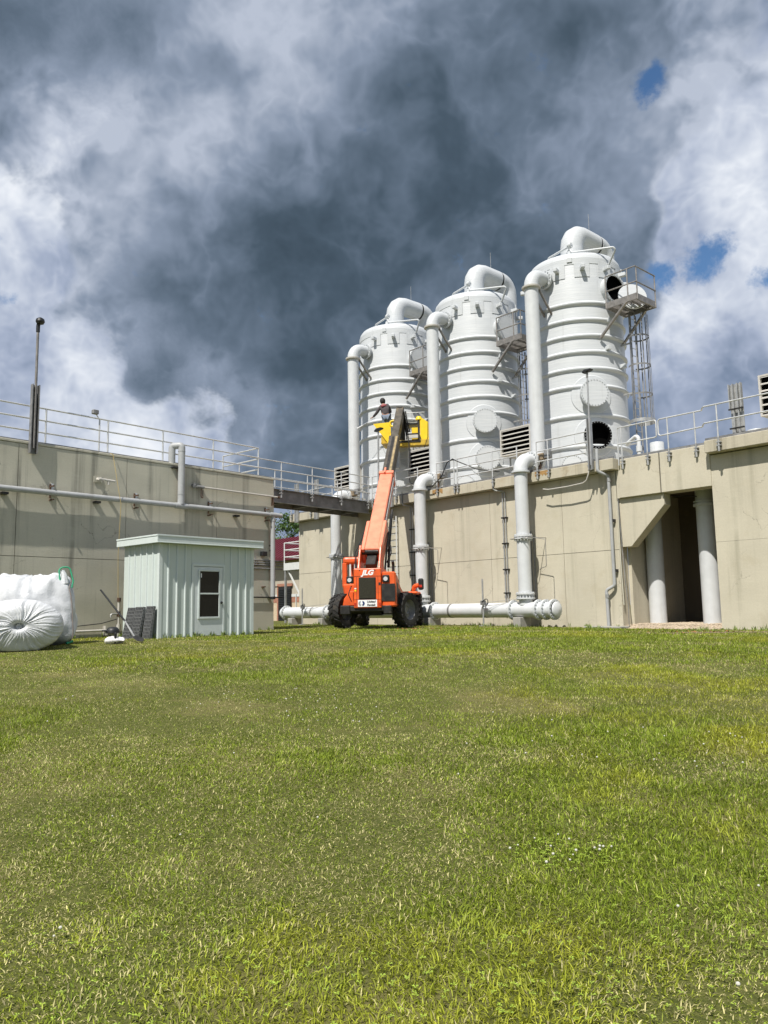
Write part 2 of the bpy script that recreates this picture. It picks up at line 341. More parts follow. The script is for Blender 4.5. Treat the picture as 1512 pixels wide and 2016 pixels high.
def text_part(T, txt, name, m, M4, size, parent=None, shear=0.0, offset=0.0, ext=.004, sx=1.0, align='CENTER'):
    cu = bpy.data.curves.new(name, 'FONT'); cu.body = txt; cu.size = size; cu.shear = shear; cu.offset = offset; cu.extrude = ext; cu.align_x = align; cu.align_y = 'CENTER'
    t = bpy.data.objects.new('tmp', cu); col.objects.link(t); dg = bpy.context.evaluated_depsgraph_get()
    me = bpy.data.meshes.new_from_object(t.evaluated_get(dg)); bpy.data.objects.remove(t, do_unlink=True); bpy.data.curves.remove(cu)
    me.transform(M4 @ Matrix.Diagonal((sx, 1, 1, 1))); me.name = name; me.materials.clear(); me.materials.append(MATS[m])
    o = bpy.data.objects.new(name, me); col.objects.link(o); o.parent = parent or T; return o

# ------------------------------------------------------------------ ground
def sstep(a, b, x): t = np.clip((x - a) / (b - a), 0, 1); return t * t * (3 - 2 * t)
def gz(X, Y):
    X = np.asarray(X, float); Y = np.asarray(Y, float)
    s = np.clip(Y / 19.0, 0, 1); tgt = .10 - .08 * sstep(2, 9, X) - .12 * sstep(-7, -13, X)
    wob = .018 * np.sin(X * 1.3 + .7 * np.sin(Y * .6)) * np.sin(Y * .9 + 1) + .012 * np.sin(X * .5 - Y * .37)
    return -.8 * (1 - s) ** 1.5 + tgt * s * s + wob * np.clip(1 - Y / 22, 0, 1)
def axis(core0, core1, step, far):
    a = list(np.arange(core0, core1 + 1e-6, step)); k = step
    lo = core0; hi = core1; L0 = []; H0 = []
    while hi < far: k *= 1.35; hi += k; lo -= k; H0.append(hi); L0.append(lo)
    return np.array(L0[::-1] + a + H0)
gx = axis(-22, 24, .4, 2600); gy = axis(-4, 46, .4, 2600)
GX, GY = np.meshgrid(gx, gy); GZ = gz(GX, GY)
me = bpy.data.meshes.new('lawn'); nx, ny = len(gx), len(gy)
idx = np.arange(nx * ny).reshape(ny, nx)
quads = np.stack([idx[:-1, :-1], idx[:-1, 1:], idx[1:, 1:], idx[1:, :-1]], -1).reshape(-1, 4)
me.from_pydata(np.stack([GX.ravel(), GY.ravel(), GZ.ravel()], -1).tolist(), [], quads.tolist()); me.polygons.foreach_set('use_smooth', [True] * len(quads))
lawn = bpy.data.objects.new('lawn', me); col.objects.link(lawn); lawn['kind'] = 'structure'; lawn['label'] = 'wide mown green lawn with dry patches'
def lawnmat():
    m_ = bpy.data.materials.new('lawn'); m_.use_nodes = True; t = m_.node_tree; t.nodes.clear(); q = G(t)
    b = q.node('ShaderNodeBsdfPrincipled'); o = q.node('ShaderNodeOutputMaterial'); q.l.new(b.outputs[0], o.inputs[0])
    tc = q.node('ShaderNodeTexCoord').outputs['Object']
    c = q.mix(q.smooth(q.noise(tc, 30, 5, .7), .3, .7), (.06, .075, .016), (.14, .145, .042))
    c = q.mix(q.smooth(q.noise(tc, .6, 5, .6), .45, .68), c, (.17, .155, .06))
    q.put(b.inputs['Base Color'], c); b.inputs['Roughness'].default_value = .95; b.inputs['Specular IOR Level'].default_value = .1
    bn = q.node('ShaderNodeBump'); bn.inputs['Strength'].default_value = .8; bn.inputs['Distance'].default_value = .03
    q.put(bn.inputs['Height'], q.noise(tc, 45, 5, .7)); q.l.new(bn.outputs[0], b.inputs['Normal']); MATS['lawn'] = m_
lawnmat(); lawn.data.materials.append(MATS['lawn'])

# ------------------------------------------------------------------ wall panel with slight unevenness
def panel(T, u0, u1, z0, z1, y, m, name='panel', thick=.10, amp=.008, nu=20, nz=16, gap=.008):
    mb = MB(); V = []; Fc = []
    us = np.linspace(u0 + gap, u1 - gap, nu); zs = np.linspace(z0 + gap, z1 - gap, nz)
    for z in zs:
        for u in us:
            V.append((u, y - amp * (mn.noise(Vector((u * .45, z * .9, y))) + .5 * mn.noise(Vector((u * 1.6, z * 2, y + 7)))), z))
    for a in range(nz - 1):
        for b in range(nu - 1): i = a * nu + b; Fc.append((i, i + 1, i + nu + 1, i + nu))
    mb.add(V, Fc, True)
    rim = list(range(nu)) + [k * nu + nu - 1 for k in range(1, nz)] + [(nz - 1) * nu + k for k in range(nu - 2, -1, -1)] + [k * nu for k in range(nz - 2, 0, -1)]
    A = [V[i] for i in rim]; B = [(p[0], y + thick, p[2]) for p in A]; n = len(rim)
    mb.add(A + B, [(i, (i + 1) % n, (i + 1) % n + n, i + n) for i in range(n)])
    return part(T, mb, name, m)

# ================================================================== LEFT CONCRETE TANK
TL = thing('concrete_tank', 'stained grey beige concrete tank wall behind the small pale shed', 'tank', FL, (0, 0, 0))
ujL = [-8.0, -4.5, -1.05, 2.37, 5.88, 8.5]; zj = [-.4, 2.46, 5.72]
for a in range(5):
    for b in range(2): panel(TL, ujL[a], ujL[a + 1], zj[b], zj[b + 1], 0, 'conc_left', nu=28, nz=22, amp=.011)
part(TL, MB().box(-8.0, 8.485, .10, .6, -.4, 5.70), 'core_wall', 'conc_left')
part(TL, MB().box(8.0, 8.48, .6, 11, -.4, 5.70), 'end_wall', 'conc_left')
part(TL, MB().box(-8.0, 8.52, -.02, .34, 5.725, 5.80), 'coping', 'conc_left', .012)
part(TL, MB().box(-8.0, 8.5, .36, 1.9, 5.55, 5.66), 'walkway', 'conc_slab')
part(TL, MB().box(-8.0, 8.46, .10, .16, 5.80, 5.86), 'kick_plate', 'galv_dark')
text_part(TL, '2', 'lettering', 'ink', Matrix.Translation((8.36, -.013, 3.12)) @ Matrix.Rotation(R_(90), 4, 'X'), .34, sx=1.25, offset=.004)

def railing(T, us, y, ztop, rails, zfoot, r=.024, ends=None, mt='rail', clamp=False, axis=0):
    P = (lambda u, z, yy=y: (u, yy, z)) if axis == 0 else (lambda u, z, yy=y: (yy, u, z))
    for u in us:
        po = part(T, MB().cyl(P(u, zfoot), P(u, ztop), r, 10), 'post', mt)
        if clamp:
            c = MB()
            for dz in (.10, .22): c.box(u - .07, u + .07, y - .035, y + .06, zfoot + dz, zfoot + dz + .035)
            c.cyl(P(u, zfoot - .06), P(u, zfoot + .34), r * 1.45, 10, r * 1.2); part(T, c, 'clamp', 'galv', parent=po)
    e0, e1 = ends if ends else (us[0], us[-1])
    for z in rails: part(T, MB().cyl(P(e0, z), P(e1, z), r * .95, 10), 'rail', mt)
T = thing('railing', 'grey three-rail handrail along the top of the left tank', 'railing', FL, (-4.2, .22, 5.8))
railing(T, [-4.2, -2.2, -.2, 1.8, 3.8, 5.86, 7.92], .22, 6.92, (6.92, 6.55, 6.18), 5.8, r=.027)
part(T, MB().cyl((7.92, .22, 6.92), (7.92, 2.4, 6.92), .026, 8), 'rail', 'rail'); part(T, MB().cyl((7.92, .22, 6.5), (7.92, 2.4, 6.5), .026, 8), 'rail', 'rail')
part(T, MB().cyl((7.92, .22, 6.1), (7.92, 2.4, 6.1), .026, 8), 'rail', 'rail'); part(T, MB().cyl((7.92, 2.4, 5.7), (7.92, 2.4, 6.92), .027, 8), 'post', 'rail')
T = thing('tank_floodlight', 'small grey floodlight on a thin pole behind the left tank railing', 'lamp', FL, (3.2, 3.4, 5.6))
part(T, MB().cyl((3.2, 3.4, 5.6), (3.2, 3.4, 7.75), .03, 8), 'pole', 'rail')
part(T, MB().cyl((3.2, 3.4, 7.75), (3.05, 3.4, 7.95), .02, 8), 'arm', 'rail')
part(T, MB().box(2.90, 3.12, 3.3, 3.46, 7.92, 8.08), 'lamp_head', 'galv_dark', .02)

# pole lamp bracketed to the wall
T = thing('pole_lamp', 'tall thin pole lamp in a steel channel at the left end of the tank', 'lamp', FL, (-.69, -.09, 5.45))
mb = MB(); mb.box(-.80, -.58, -.04, -.025, 5.45, 7.5); mb.box(-.80, -.775, -.16, -.04, 5.45, 7.5); mb.box(-.605, -.58, -.16, -.04, 5.45, 7.5)
part(T, mb, 'channel', 'galv_dark')
part(T, MB().cyl((-.69, -.12, 5.6), (-.70, -.12, 9.15), .038, 12), 'pole', 'stain_steel')
part(T, MB().tube(fillet([(-.70, -.12, 9.1), (-.70, -.12, 9.32), (-.66, -.2, 9.42)], .1), .055, 10), 'neck', 'black_plastic')
part(T, MB().lathe([(0, -.02), (.10, 0), (.13, .06), (.11, .14), (.05, .18), (0, .18)], 16, (-.68, -.2, 9.34)), 'lamp_head', 'black_plastic')
part(T, MB().box(-.80, -.72, -.26, -.16, 9.38, 9.46), 'sensor', 'black_plastic', .01)

# grey PVC main along the wall with riser and drop
T = thing('grey_wall_pipe', 'long grey plastic pipe running along the left tank wall', 'pipe', FL, (0, -.17, 4.33))
yP = -.18
part(T, MB().tube([(-6.5, yP, 4.33), (8.72, yP, 4.36)], .085, 20), 'pipe', 'grey_pvc')
rs = part(T, MB().tube(fillet([(4.28, yP, 4.40), (4.28, yP, 6.42), (4.08, .10, 6.40), (4.08, .10, 5.75)], [.08, .08]), .115, 18), 'riser', 'grey_pvc')
for z in (4.72, 6.2): part(T, MB().cyl((4.28, yP, z), (4.28, yP, z + .02), .123, 18), 'collar', 'grey_pvc', parent=rs)
part(T, MB().tube([(8.30, yP, 4.3), (8.30, yP, 1.30)], .088, 18), 'drop_pipe', 'grey_pvc')
for u in (8.3,):
    part(T, MB().cyl((u, yP, 4.12), (u, yP, 4.2), .1, 18), 'collar', 'grey_pvc'); part(T, MB().cyl((u, yP, 1.22), (u, yP, 1.32), .10, 16), 'end_cap', 'black_plastic')
part(T, MB().tube([(8.1, yP, 4.357), (8.5, yP, 4.357)], .10, 18), 'tee', 'grey_pvc'); part(T, MB().tube([(4.06, yP, 4.345), (4.5, yP, 4.345)], .10, 18), 'tee', 'grey_pvc')
for u in (-2.9, -.11, 2.64, 5.5, 8.05):
    mb = MB(); mb.box(u - .02, u + .02, -.26, .0, 4.52, 4.56); mb.box(u - .02, u + .02, -.05, -.01, 4.20, 4.62); mb.box(u - .02, u + .02, -.26, 0, 4.12, 4.16)
    part(T, mb, 'bracket', 'rust')
    part(T, MB().box(u + .025, u + .10, -.03, -.012, 4.42, 4.64), 'bracket_plate', 'white_pipe')
for u in (-1.45, 1.32, 6.65): part(T, MB().box(u - .09, u + .09, -.20, .0, 4.17, 4.235), 'support_arm', 'black_steel', .005)
for z in (5.62,): part(T, MB().box(3.98, 4.36, -.16, 0, z, z + .05), 'support_arm', 'black_steel', .005)
# thin pipe with valve, upper right
T = thing('thin_wall_pipe', 'thin pipe with an old valve high on the left tank wall', 'pipe', FL, (4.9, -.10, 5.08))
part(T, MB().tube([(4.86, -.10, 5.09), (8.62, -.10, 5.07)], .032, 10), 'pipe', 'tan_vent')
part(T, MB().lathe([(0, -.06), (.075, -.05), (.085, 0), (.075, .05), (0, .06)], 14, (4.82, -.13, 5.10), (0, 1, 0)), 'valve', 'galv_dark')
part(T, MB().cyl((4.95, -.1, 5.09), (5.25, -.1, 5.085), .055, 10), 'coupling', 'galv_dark')
part(T, MB().tube(fillet([(5.14, -.1, 5.05), (5.14, -.1, 4.74), (5.21, -.1, 4.70), (5.21, -.1, 4.98)], .05), .016, 8), 'hook', 'rust')
part(T, MB().box(8.36, 8.39, -.12, .0, 4.74, 5.1), 'bracket', 'rust'); part(T, MB().cyl((8.58, -.1, 5.07), (8.68, -.1, 5.07), .045, 10), 'end_cap', 'rust')
T = thing('pipe_stub', 'short pale pipe stub left unconnected on the upper left wall', 'pipe', FL, (1.5, -.2, 4.9))
part(T, MB().cyl((1.36, -.02, 4.93), (1.40, -.24, 4.91), .055, 12), 'nozzle', 'tan_vent'); part(T, MB().cyl((1.30, -.22, 4.915), (1.84, -.22, 4.895), .038, 12), 'pipe', 'tan_vent')
part(T, MB().cyl((1.62, -.22, 4.90), (1.62, -.22, 4.76), .035, 10), 'branch', 'tan_vent'); part(T, MB().box(1.24, 1.5, -.035, -.012, 4.84, 5.02), 'wall_plate', 'conc_left')
T = thing('yellow_rope', 'thin yellow rope hanging down the left tank wall to the tap', 'rope', FL, (2.1, -.03, .3))
part(T, MB().tube([(1.83, .2, 5.86), (1.84, -.05, 5.79), (1.93, -.30, 4.6), (2.02, -.30, 4.2), (2.07, -.12, 2.6), (2.12, -.10, 1.2), (2.13, -.10, .5)], .0085, 6), 'rope_line', 'rope')
# stand pipe, tap and low pipe
T = thing('standpipe_tap', 'rusty standpipe with a hose tap at the foot of the left wall', 'tap', FL, (2.14, -.12, 0))
part(T, MB().cyl((2.14, -.12, .0), (2.14, -.12, 1.22), .04, 12), 'standpipe', 'tan_vent'); part(T, MB().cyl((2.14, -.12, 1.16), (2.14, -.12, 1.28), .06, 12), 'cap', 'rust')
part(T, MB().tube(fillet([(2.14, -.12, .78), (1.86, -.16, .78), (1.86, -.16, .68)], .05), .026, 8), 'tap_spout', 'galv'); part(T, MB().cyl((2.14, -.12, .70), (2.14, -.12, .86), .055, 12), 'tee', 'rust')
part(T, MB().cyl((2.14, -.12, .28), (2.14, -.12, .46), .075, 14), 'coupling', 'tan_vent')
part(T, MB().tube([(-3.0, -.12, .24), (2.14, -.12, .30)], .035, 10), 'low_pipe', 'tan_vent'); part(T, MB().box(1.7, 1.78, -.14, 0, .14, .42), 'bracket', 'tan_vent')
part(T, MB().tube([(-3.0, -.06, .36), (.6, -.06, .42), (1.6, -.07, .50), (2.1, -.07, .62)], .014, 6), 'cable', 'black_plastic')
# conduits low at the right end of the left wall
T = thing('wall_conduit', 'bundle of thin grey conduits with a box beside the shed', 'conduit', FL, (8.0, -.06, 2.55))
for z in (2.66, 2.57, 2.49, 2.36): part(T, MB().tube([(6.4, -.05, z), (8.9, -.05, z - .01)], .024, 8), 'conduit', 'galv_dark')
part(T, MB().box(7.84, 8.08, -.14, 0, 2.82, 2.98), 'junction_box', 'black_plastic', .01); part(T, MB().cyl((7.6, -.04, 2.5), (7.6, -.04, 2.82), .018, 6), 'riser', 'galv_dark')
T = thing('thin_drain_line', 'thin rusty line along the wall foot beside the shed', 'pipe', FL, (8.0, -.07, 1.3))
part(T, MB().tube([(6.2, -.06, 1.31), (8.9, -.06, 1.29)], .025, 8), 'line', 'black_steel'); part(T, MB().box(7.9, 8.02, -.12, 0, 1.66, 1.70), 'bracket', 'rust'); part(T, MB().box(8.48, 8.56, -.2, 0, 1.66, 1.70), 'bracket', 'rust')

# ================================================================== SHED
Sx0, Sx1, Sy0, Sy1, Sz0, Sz1 = 1.32, 4.58, -3.63, -1.80, .04, 2.70
T = thing('metal_shed', 'small pale green metal shed with a glazed door against the left tank', 'shed', FL, (Sx0, Sy0, Sz0))
def strip_wall(ribs, lo, hi, fixed, axis, z0, z1, out):
    e = [lo] + ribs + [hi]
    for i in range(len(e) - 1):
        a, b = e[i] + .004, e[i + 1] - .004
        part(T, MB().box(a, b, fixed, fixed + .03, z0, z1) if axis == 0 else MB().box(fixed, fixed + .03, a, b, z0, z1), 'wall_panel', 'shed_paint')
    for r in ribs:
        pr = [(-.03, 0), (-.016, -.038), (.016, -.038), (.03, 0)]
        if axis == 0: mb = MB().prism(pr, (r, fixed + .004, z0), (1, 0, 0), (0, 1, 0), (0, 0, 1), z1 - z0)
        else: mb = MB().prism(pr, (fixed + .004, r, z0), (0, 1, 0), (1, 0, 0), (0, 0, 1), z1 - z0)
        part(T, mb, 'standing_seam', 'shed_trim')
DX0, DX1 = 2.42, 3.44
strip_wall([1.60, 1.88, 2.15], Sx0, DX0 - .06, Sy0, 0, Sz0, Sz1, -1)
strip_wall([3.74, 4.02, 4.29], DX1 + .06, Sx1, Sy0, 0, Sz0, Sz1, -1)
part(T, MB().box(DX0 - .058, DX1 + .058, Sy0, Sy0 + .03, 2.17, Sz1), 'wall_panel', 'shed_paint')
strip_wall([-3.33, -3.02, -2.71, -2.40, -2.10], Sy0 + .034, Sy1, Sx0, 1, Sz0, Sz1, -1)
part(T, MB().box(Sx1 - .03, Sx1, Sy0 + .034, Sy1, Sz0, Sz1), 'wall_panel', 'shed_paint'); part(T, MB().box(Sx0 + .034, Sx1 - .034, Sy1 - .03, Sy1, Sz0, Sz1), 'wall_panel', 'shed_paint')
for (x, y) in ((Sx0, Sy0), (Sx1, Sy0)):
    s_ = 1 if x == Sx0 else -1
    part(T, MB().box(min(x - s_ * .012, x + s_ * .09), max(x - s_ * .012, x + s_ * .09), Sy0 - .012, Sy0 - .002, Sz0, Sz1).box(min(x - s_ * .012, x - s_ * .002), max(x - s_ * .012, x - s_ * .002), Sy0 - .0025, Sy0 + .09, Sz0, Sz1), 'corner_trim', 'shed_trim')
mb = MB().box(Sx0 - .16, Sx1 + .2, Sy0 - .16, Sy1 + .1, 2.86, 2.90); rf = part(T, mb, 'roof', 'shed_trim')
part(T, MB().box(Sx0 - .2, Sx1 + .24, Sy0 - .2, Sy0 - .165, 2.70, 2.915).box(Sx0 - .2, Sx1 + .24, Sy0 - .215, Sy0 - .2, 2.88, 2.925).box(Sx0 - .2, Sx1 + .24, Sy0 - .21, Sy0 - .2, 2.70, 2.725), 'fascia', 'shed_trim', .004, parent=rf)
part(T, MB().box(Sx0 - .2, Sx0 - .165, Sy0 - .164, Sy1 + .1, 2.70, 2.915).box(Sx0 - .215, Sx0 - .2, Sy0 - .2, Sy1 + .1, 2.88, 2.925), 'fascia', 'shed_trim', .004, parent=rf)
part(T, MB().box(Sx1 + .205, Sx1 + .24, Sy0 - .164, Sy1 + .1, 2.70, 2.915), 'fascia', 'shed_trim', .004, parent=rf)
part(T, MB().box(Sx0 - .16, Sx1 + .2, Sy0 - .16, Sy1 + .1, 2.705, 2.72), 'soffit', 'shed_paint', parent=rf)
dr = part(T, MB().box(DX0, DX1, Sy0 - .014, Sy0 + .03, .12, 2.09), 'door', 'shed_door', .004)
part(T, MB().box(DX0 - .06, DX0 - .004, Sy0 - .03, Sy0 + .04, Sz0, 2.165).box(DX1 + .004, DX1 + .06, Sy0 - .03, Sy0 + .04, Sz0, 2.165).box(DX0 - .004, DX1 + .004, Sy0 - .03, Sy0 + .04, 2.10, 2.165), 'door_frame', 'shed_trim', .004, parent=dr)
wx0, wx1, wz0, wz1 = DX0 + .20, DX1 - .15, .66, 1.96; wm = 1.32
part(T, MB().box(wx0, wx1, Sy0 - .018, Sy0 - .010, wz0, wm - .02), 'window_pane', 'glass', parent=dr); part(T, MB().box(wx0, wx1, Sy0 - .022, Sy0 - .010, wm + .02, wz1), 'window_pane', 'glass', parent=dr)
fb = MB(); y0, y1 = Sy0 - .045, Sy0 - .012
fb.box(wx0 - .045, wx0, y0, y1, wz0 - .05, wz1 + .045).box(wx1, wx1 + .045, y0, y1, wz0 - .05, wz1 + .045).box(wx0, wx1, y0, y1, wz1, wz1 + .045).box(wx0, wx1, y0, y1, wz0 - .05, wz0).box(wx0, wx1, y0 + .005, y1, wm - .02, wm + .02)
part(T, fb, 'window_frame', 'shed_trim', .003, parent=dr)
part(T, MB().lathe([(0, 0), (.035, .005), (.035, .05), (.022, .06), (0, .065)], 12, (DX1 - .06, Sy0 - .014, 1.06), (0, -1, 0)), 'handle', 'black_plastic', parent=dr)
part(T, MB().box(wx0 + .04, wx0 + .075, Sy0 - .0245, Sy0 - .0225, 1.78, 1.90), 'sticker', 'white_print', parent=dr)

# ================================================================== leaning black grates
def grate(u, y, h, w, tilt, label):
    T = thing('plastic_grate', label, 'grate', FL, (u, y, .0), 'black grates leaning by the shed', local=True, rz=-90)
    mb = MB(); nc, nr = 5, 10; bw = .027
    th = .07
    def P(x0, x1, z0, z1): mb.box(x0, x1, -th, 0, z0, z1)
    for i in range(nc + 1): x = -w / 2 + (w - bw) * i / nc; P(x, x + bw, 0, h)
    for j in range(nr + 1): z = (h - .022) * j / nr; P(-w / 2, w / 2, z, z + .022)
    o = part(T, mb, 'lattice', 'grate_plastic'); o.rotation_euler = (R_(tilt), 0, 0)
    o2 = part(T, MB().box(-w / 2 + .01, w / 2 - .01, -.012, -.006, .01, h - .01), 'shade_backing', 'black_plastic'); o2.rotation_euler = (R_(tilt), 0, 0)  # solid black sheet behind the lattice, so the holes read as shaded
    return T

grate(1.12, -3.42, .98, .36, -8, 'black plastic grate leaning by the shed, nearest its corner')
grate(1.10, -2.88, .97, .40, -10, 'black plastic grate leaning by the shed, middle of three')
grate(1.08, -2.45, .96, .40, -12, 'black plastic grate leaning by the shed, farthest from its corner')

# ================================================================== RIGHT BUILDING
T = TRB = thing('concrete_basin_building', 'cream concrete building carrying the three white towers', 'building', FR, (0, 0, 0))
ujR = [-22.0, -19.3, -15.85, -12.42, -8.98, -5.57, -3.32]; zjR = [-.4, 2.66, 5.36]
for a in range(6):
    for b in range(2): panel(T, ujR[a], ujR[a + 1], zjR[b], zjR[b + 1], 0, 'conc_right', nu=18, nz=14, amp=.006)
for (a, b) in ((0.0, 3.4), (3.4, 6.8), (6.8, 10.2)):
    for z0, z1 in ((-.4, 2.66), (2.66, 5.36)): panel(T, a, b, z0, z1, 0, 'conc_right', nu=18, nz=14, amp=.006, gap=.003 if a == 0 else .008)
part(T, MB().box(-21.99, -3.33, .10, .5, -.4, 5.36), 'core_wall', 'conc_right'); part(T, MB().box(.01, 10.2, .10, .5, -.4, 5.36), 'core_wall', 'conc_right')
part(T, MB().box(-22.0, -21.6, .5, 16, -.4, 5.36), 'side_wall', 'conc_right')
part(T, MB().box(-22.35, -3.19, -.35, .55, 5.37, 5.75), 'slab_edge', 'conc_slab', .015)
part(T, MB().box(.0, 10.3, -.35, .55, 5.39, 5.77), 'slab_edge', 'conc_slab', .015)
part(T, MB().box(-22.3, 10.2, .552, 16, 5.45, 5.70), 'deck', 'conc_slab')
part(T, MB().box(-22.3, -3.2, -.30, -.25, 5.752, 5.82), 'grating_edge', 'galv_dark'); part(T, MB().box(-3.15, -.02, -.0, .05, 5.722, 5.80), 'grating_edge', 'galv_dark'); part(T, MB().box(.02, 10.2, -.30, -.25, 5.772, 5.85), 'grating_edge', 'galv_dark')
# beam over the recess in two lengths with an open joint
part(T, MB().box(-3.185, -1.705, -.03, .55, 4.40, 5.72), 'beam', 'conc_right', .012); part(T, MB().box(-1.665, -.002, -.03, .55, 4.40, 5.72), 'beam', 'conc_right', .012)
part(T, MB().box(-3.30, -3.19, .0, .55, 4.40, 5.365), 'beam_seat', 'conc_right')
part(T, MB().box(-1.703, -1.667, .03, .5, 4.42, 5.70), 'joint_filler', 'black_plastic')
hp = [(-3.30, 4.398), (-1.66, 4.398), (-1.66, 4.02), (-2.92, 2.74), (-3.30, 2.74)]
part(T, MB().prism(hp, (0, .10, 0), (1, 0, 0), (0, 0, 1), (0, 1, 0), .42), 'haunch', 'conc_right', .01)
part(T, MB().box(-3.32, -3.20, .5, 4.0, -.4, 5.36), 'recess_side', 'conc_right'); part(T, MB().box(-3.2, .1, 4.0, 4.3, -.4, 5.36), 'recess_back', 'recess_shade'); part(T, MB().box(.02, .3, .5, 4.0, -.4, 5.36), 'recess_side', 'conc_right')
part(T, MB().box(-3.2, .02, .552, 4.0, 4.75, 5.0), 'recess_ceiling', 'recess_shade')
part(T, MB().tube([(-1.66, .6, 4.35), (-.85, 1.6, 4.30)], .02, 6), 'ceiling_pipe', 'black_steel')
for (u, zt, lab) in ((-2.88, 4.4, 'left column'), (-.99, 4.75, 'right column')):
    c = part(T, MB().cyl((u, 1.5, .0), (u, 1.5, zt), .285, 32), 'column', 'white_pipe')
    if u > -2: part(T, MB().lathe([(.285, 0), (.36, 0), (.36, .07), (.30, .07), (.30, .12), (.35, .12), (.35, .17), (.285, .17)], 32, (u, 1.5, 4.0)), 'capital', 'white_pipe', parent=c)
T = thing('gravel_bed', 'pale gravel heaped around the two white columns in the recess', 'gravel', FR, (-1.6, 1.0, .15), local=True)
del T['category']; T['kind'] = 'stuff'; T['category'] = 'gravel'
bed = MB()
for i in range(13):
    for j in range(13): pass
xs = np.linspace(-1.75, 1.62, 16); ys = np.linspace(-1.5, 3.0, 16)
def bedz(x, y): return -.16 + .16 * float(sstep(-1.5, -.4, np.array(y))) + .02 * mn.noise(Vector((x * 2, y * 2, 0)))
bed.add([(x, y, bedz(x, y)) for y in ys for x in xs], [(j * 16 + i, j * 16 + i + 1, j * 16 + i + 17, j * 16 + i + 16) for j in range(15) for i in range(15)], True)
o = part(T, bed, 'bed', 'gravel'); o['kind'] = 'stuff'
st = MB(); ico = [(0, 0, 1), (.9, 0, .2), (.2, .9, .1), (-.8, .4, .2), (-.6, -.7, .1), (.4, -.85, .15), (0, 0, -.6)]; icf = [(0, 1, 2), (0, 2, 3), (0, 3, 4), (0, 4, 5), (0, 5, 1), (6, 2, 1), (6, 3, 2), (6, 4, 3), (6, 5, 4), (6, 1, 5)]
for k in range(2600):
    x = random.uniform(-1.75, 1.62); y = random.uniform(-1.5, 1.6); s_ = random.uniform(.015, .045); z = bedz(x, y); a = random.uniform(0, 6.28); ca, sa = math.cos(a) * s_, math.sin(a) * s_
    st.add([(x + p[0] * ca - p[1] * sa, y + p[0] * sa + p[1] * ca, z + p[2] * s_ * .8) for p in ico], icf)
o = part(T, st, 'pebbles', 'gravel'); o['kind'] = 'stuff'

# railings of the right building
T = thing('railing', 'grey three-rail handrail in front of the towers, clamped to the slab', 'railing', FR, (-10.3, -.42, 5.5))
railing(T, [-10.28, -8.42, -7.2], -.42, 6.82, (6.82, 6.46, 6.08), 5.5, clamp=True, ends=(-10.28, -7.2))
T = thing('railing', 'short three-rail handrail right of the third riser pipe', 'railing', FR, (-6.25, -.42, 5.5))
railing(T, [-6.28, -5.78, -4.06], -.42, 6.82, (6.82, 6.46, 6.08), 5.5, clamp=True, ends=(-6.28, -4.06))
T = thing('railing', 'grey handrail on the slab between the first and second riser pipes', 'railing', FR, (-16.5, -.42, 5.5))
railing(T, [-15.6, -14.0, -12.6], -.42, 6.82, (6.82, 6.46, 6.08), 5.5, clamp=True, ends=(-15.6, -12.6)); 
T = thing('railing', 'short handrail just right of the second riser pipe elbow', 'railing', FR, (-11.8, -.42, 5.5))
railing(T, [-11.45, -10.46], -.42, 6.82, (6.82, 6.46, 6.08), 5.5, clamp=True)
T = thing('railing', 'grey handrail at the far left corner of the tower deck', 'railing', FR, (-22.2, -.42, 5.5))
railing(T, [-22.1, -20.4, -18.6], -.42, 6.82, (6.82, 6.46, 6.08), 5.5, clamp=True)
def loop_rail(name, label, u0, u1, posts, jog=None):
    T = thing(name, label, 'railing', FR, (u0, -.11, 5.5))
    zt, zm = 6.80, 6.23
    if jog is None:
        pts = fillet([(u0, -.11, 5.5), (u0, -.11, zt), (u1, -.11, zt), (u1, -.11, zm), (u0, -.11, zm)], .07)
        part(T, MB().tube(pts, .024, 10), 'rail_loop', 'rail')
    for u in posts:
        po = part(T, MB().cyl((u, -.11, 5.45), (u, -.11, zt), .022, 10), 'post', 'rail')
        c = MB()
        for dz in (.08, .18): c.box(u - .07, u + .07, -.145, -.03, 5.45 + dz, 5.45 + dz + .03)
        c.cyl((u, -.11, 5.36), (u, -.11, 5.8), .036, 10, .03); part(T, c, 'clamp', 'galv', parent=po)
    return T
loop_rail('railing', 'two-rail handrail with rounded ends beside the right tower', -3.10, -1.67, [-2.96, -2.03])
T = thing('railing', 'two-rail handrail with a small jog at the right edge of the picture', 'railing', FR, (-1.43, -.42, 5.5))
pts = fillet([(9.0, -.42, 6.82), (.10, -.42, 6.82), (.0, -.30, 6.82), (-.12, -.11, 6.80), (-1.60, -.11, 6.80), (-1.60, -.11, 6.25), (-.12, -.11, 6.28), (.0, -.30, 6.30), (.10, -.42, 6.30), (9, -.42, 6.30)], [.02, .02, .02, .09, .09, .02, .02, .02])
part(T, MB().tube(pts, .024, 10), 'rail_loop', 'rail')
for u in (-1.28, -.37, .49, 2.3, 4.1, 5.9, 7.7):
    yy = -.11 if u < 0 else -.42
    po = part(T, MB().cyl((u, yy, 5.45), (u, yy, 6.80 if u < 0 else 6.82), .022, 10), 'post', 'rail'); c = MB()
    for dz in (.08, .18): c.box(u - .07, u + .07, yy - .035, yy + .07, 5.45 + dz, 5.45 + dz + .03)
    c.cyl((u, yy, 5.36), (u, yy, 5.8), .036, 10, .03); part(T, c, 'clamp', 'galv', parent=po)
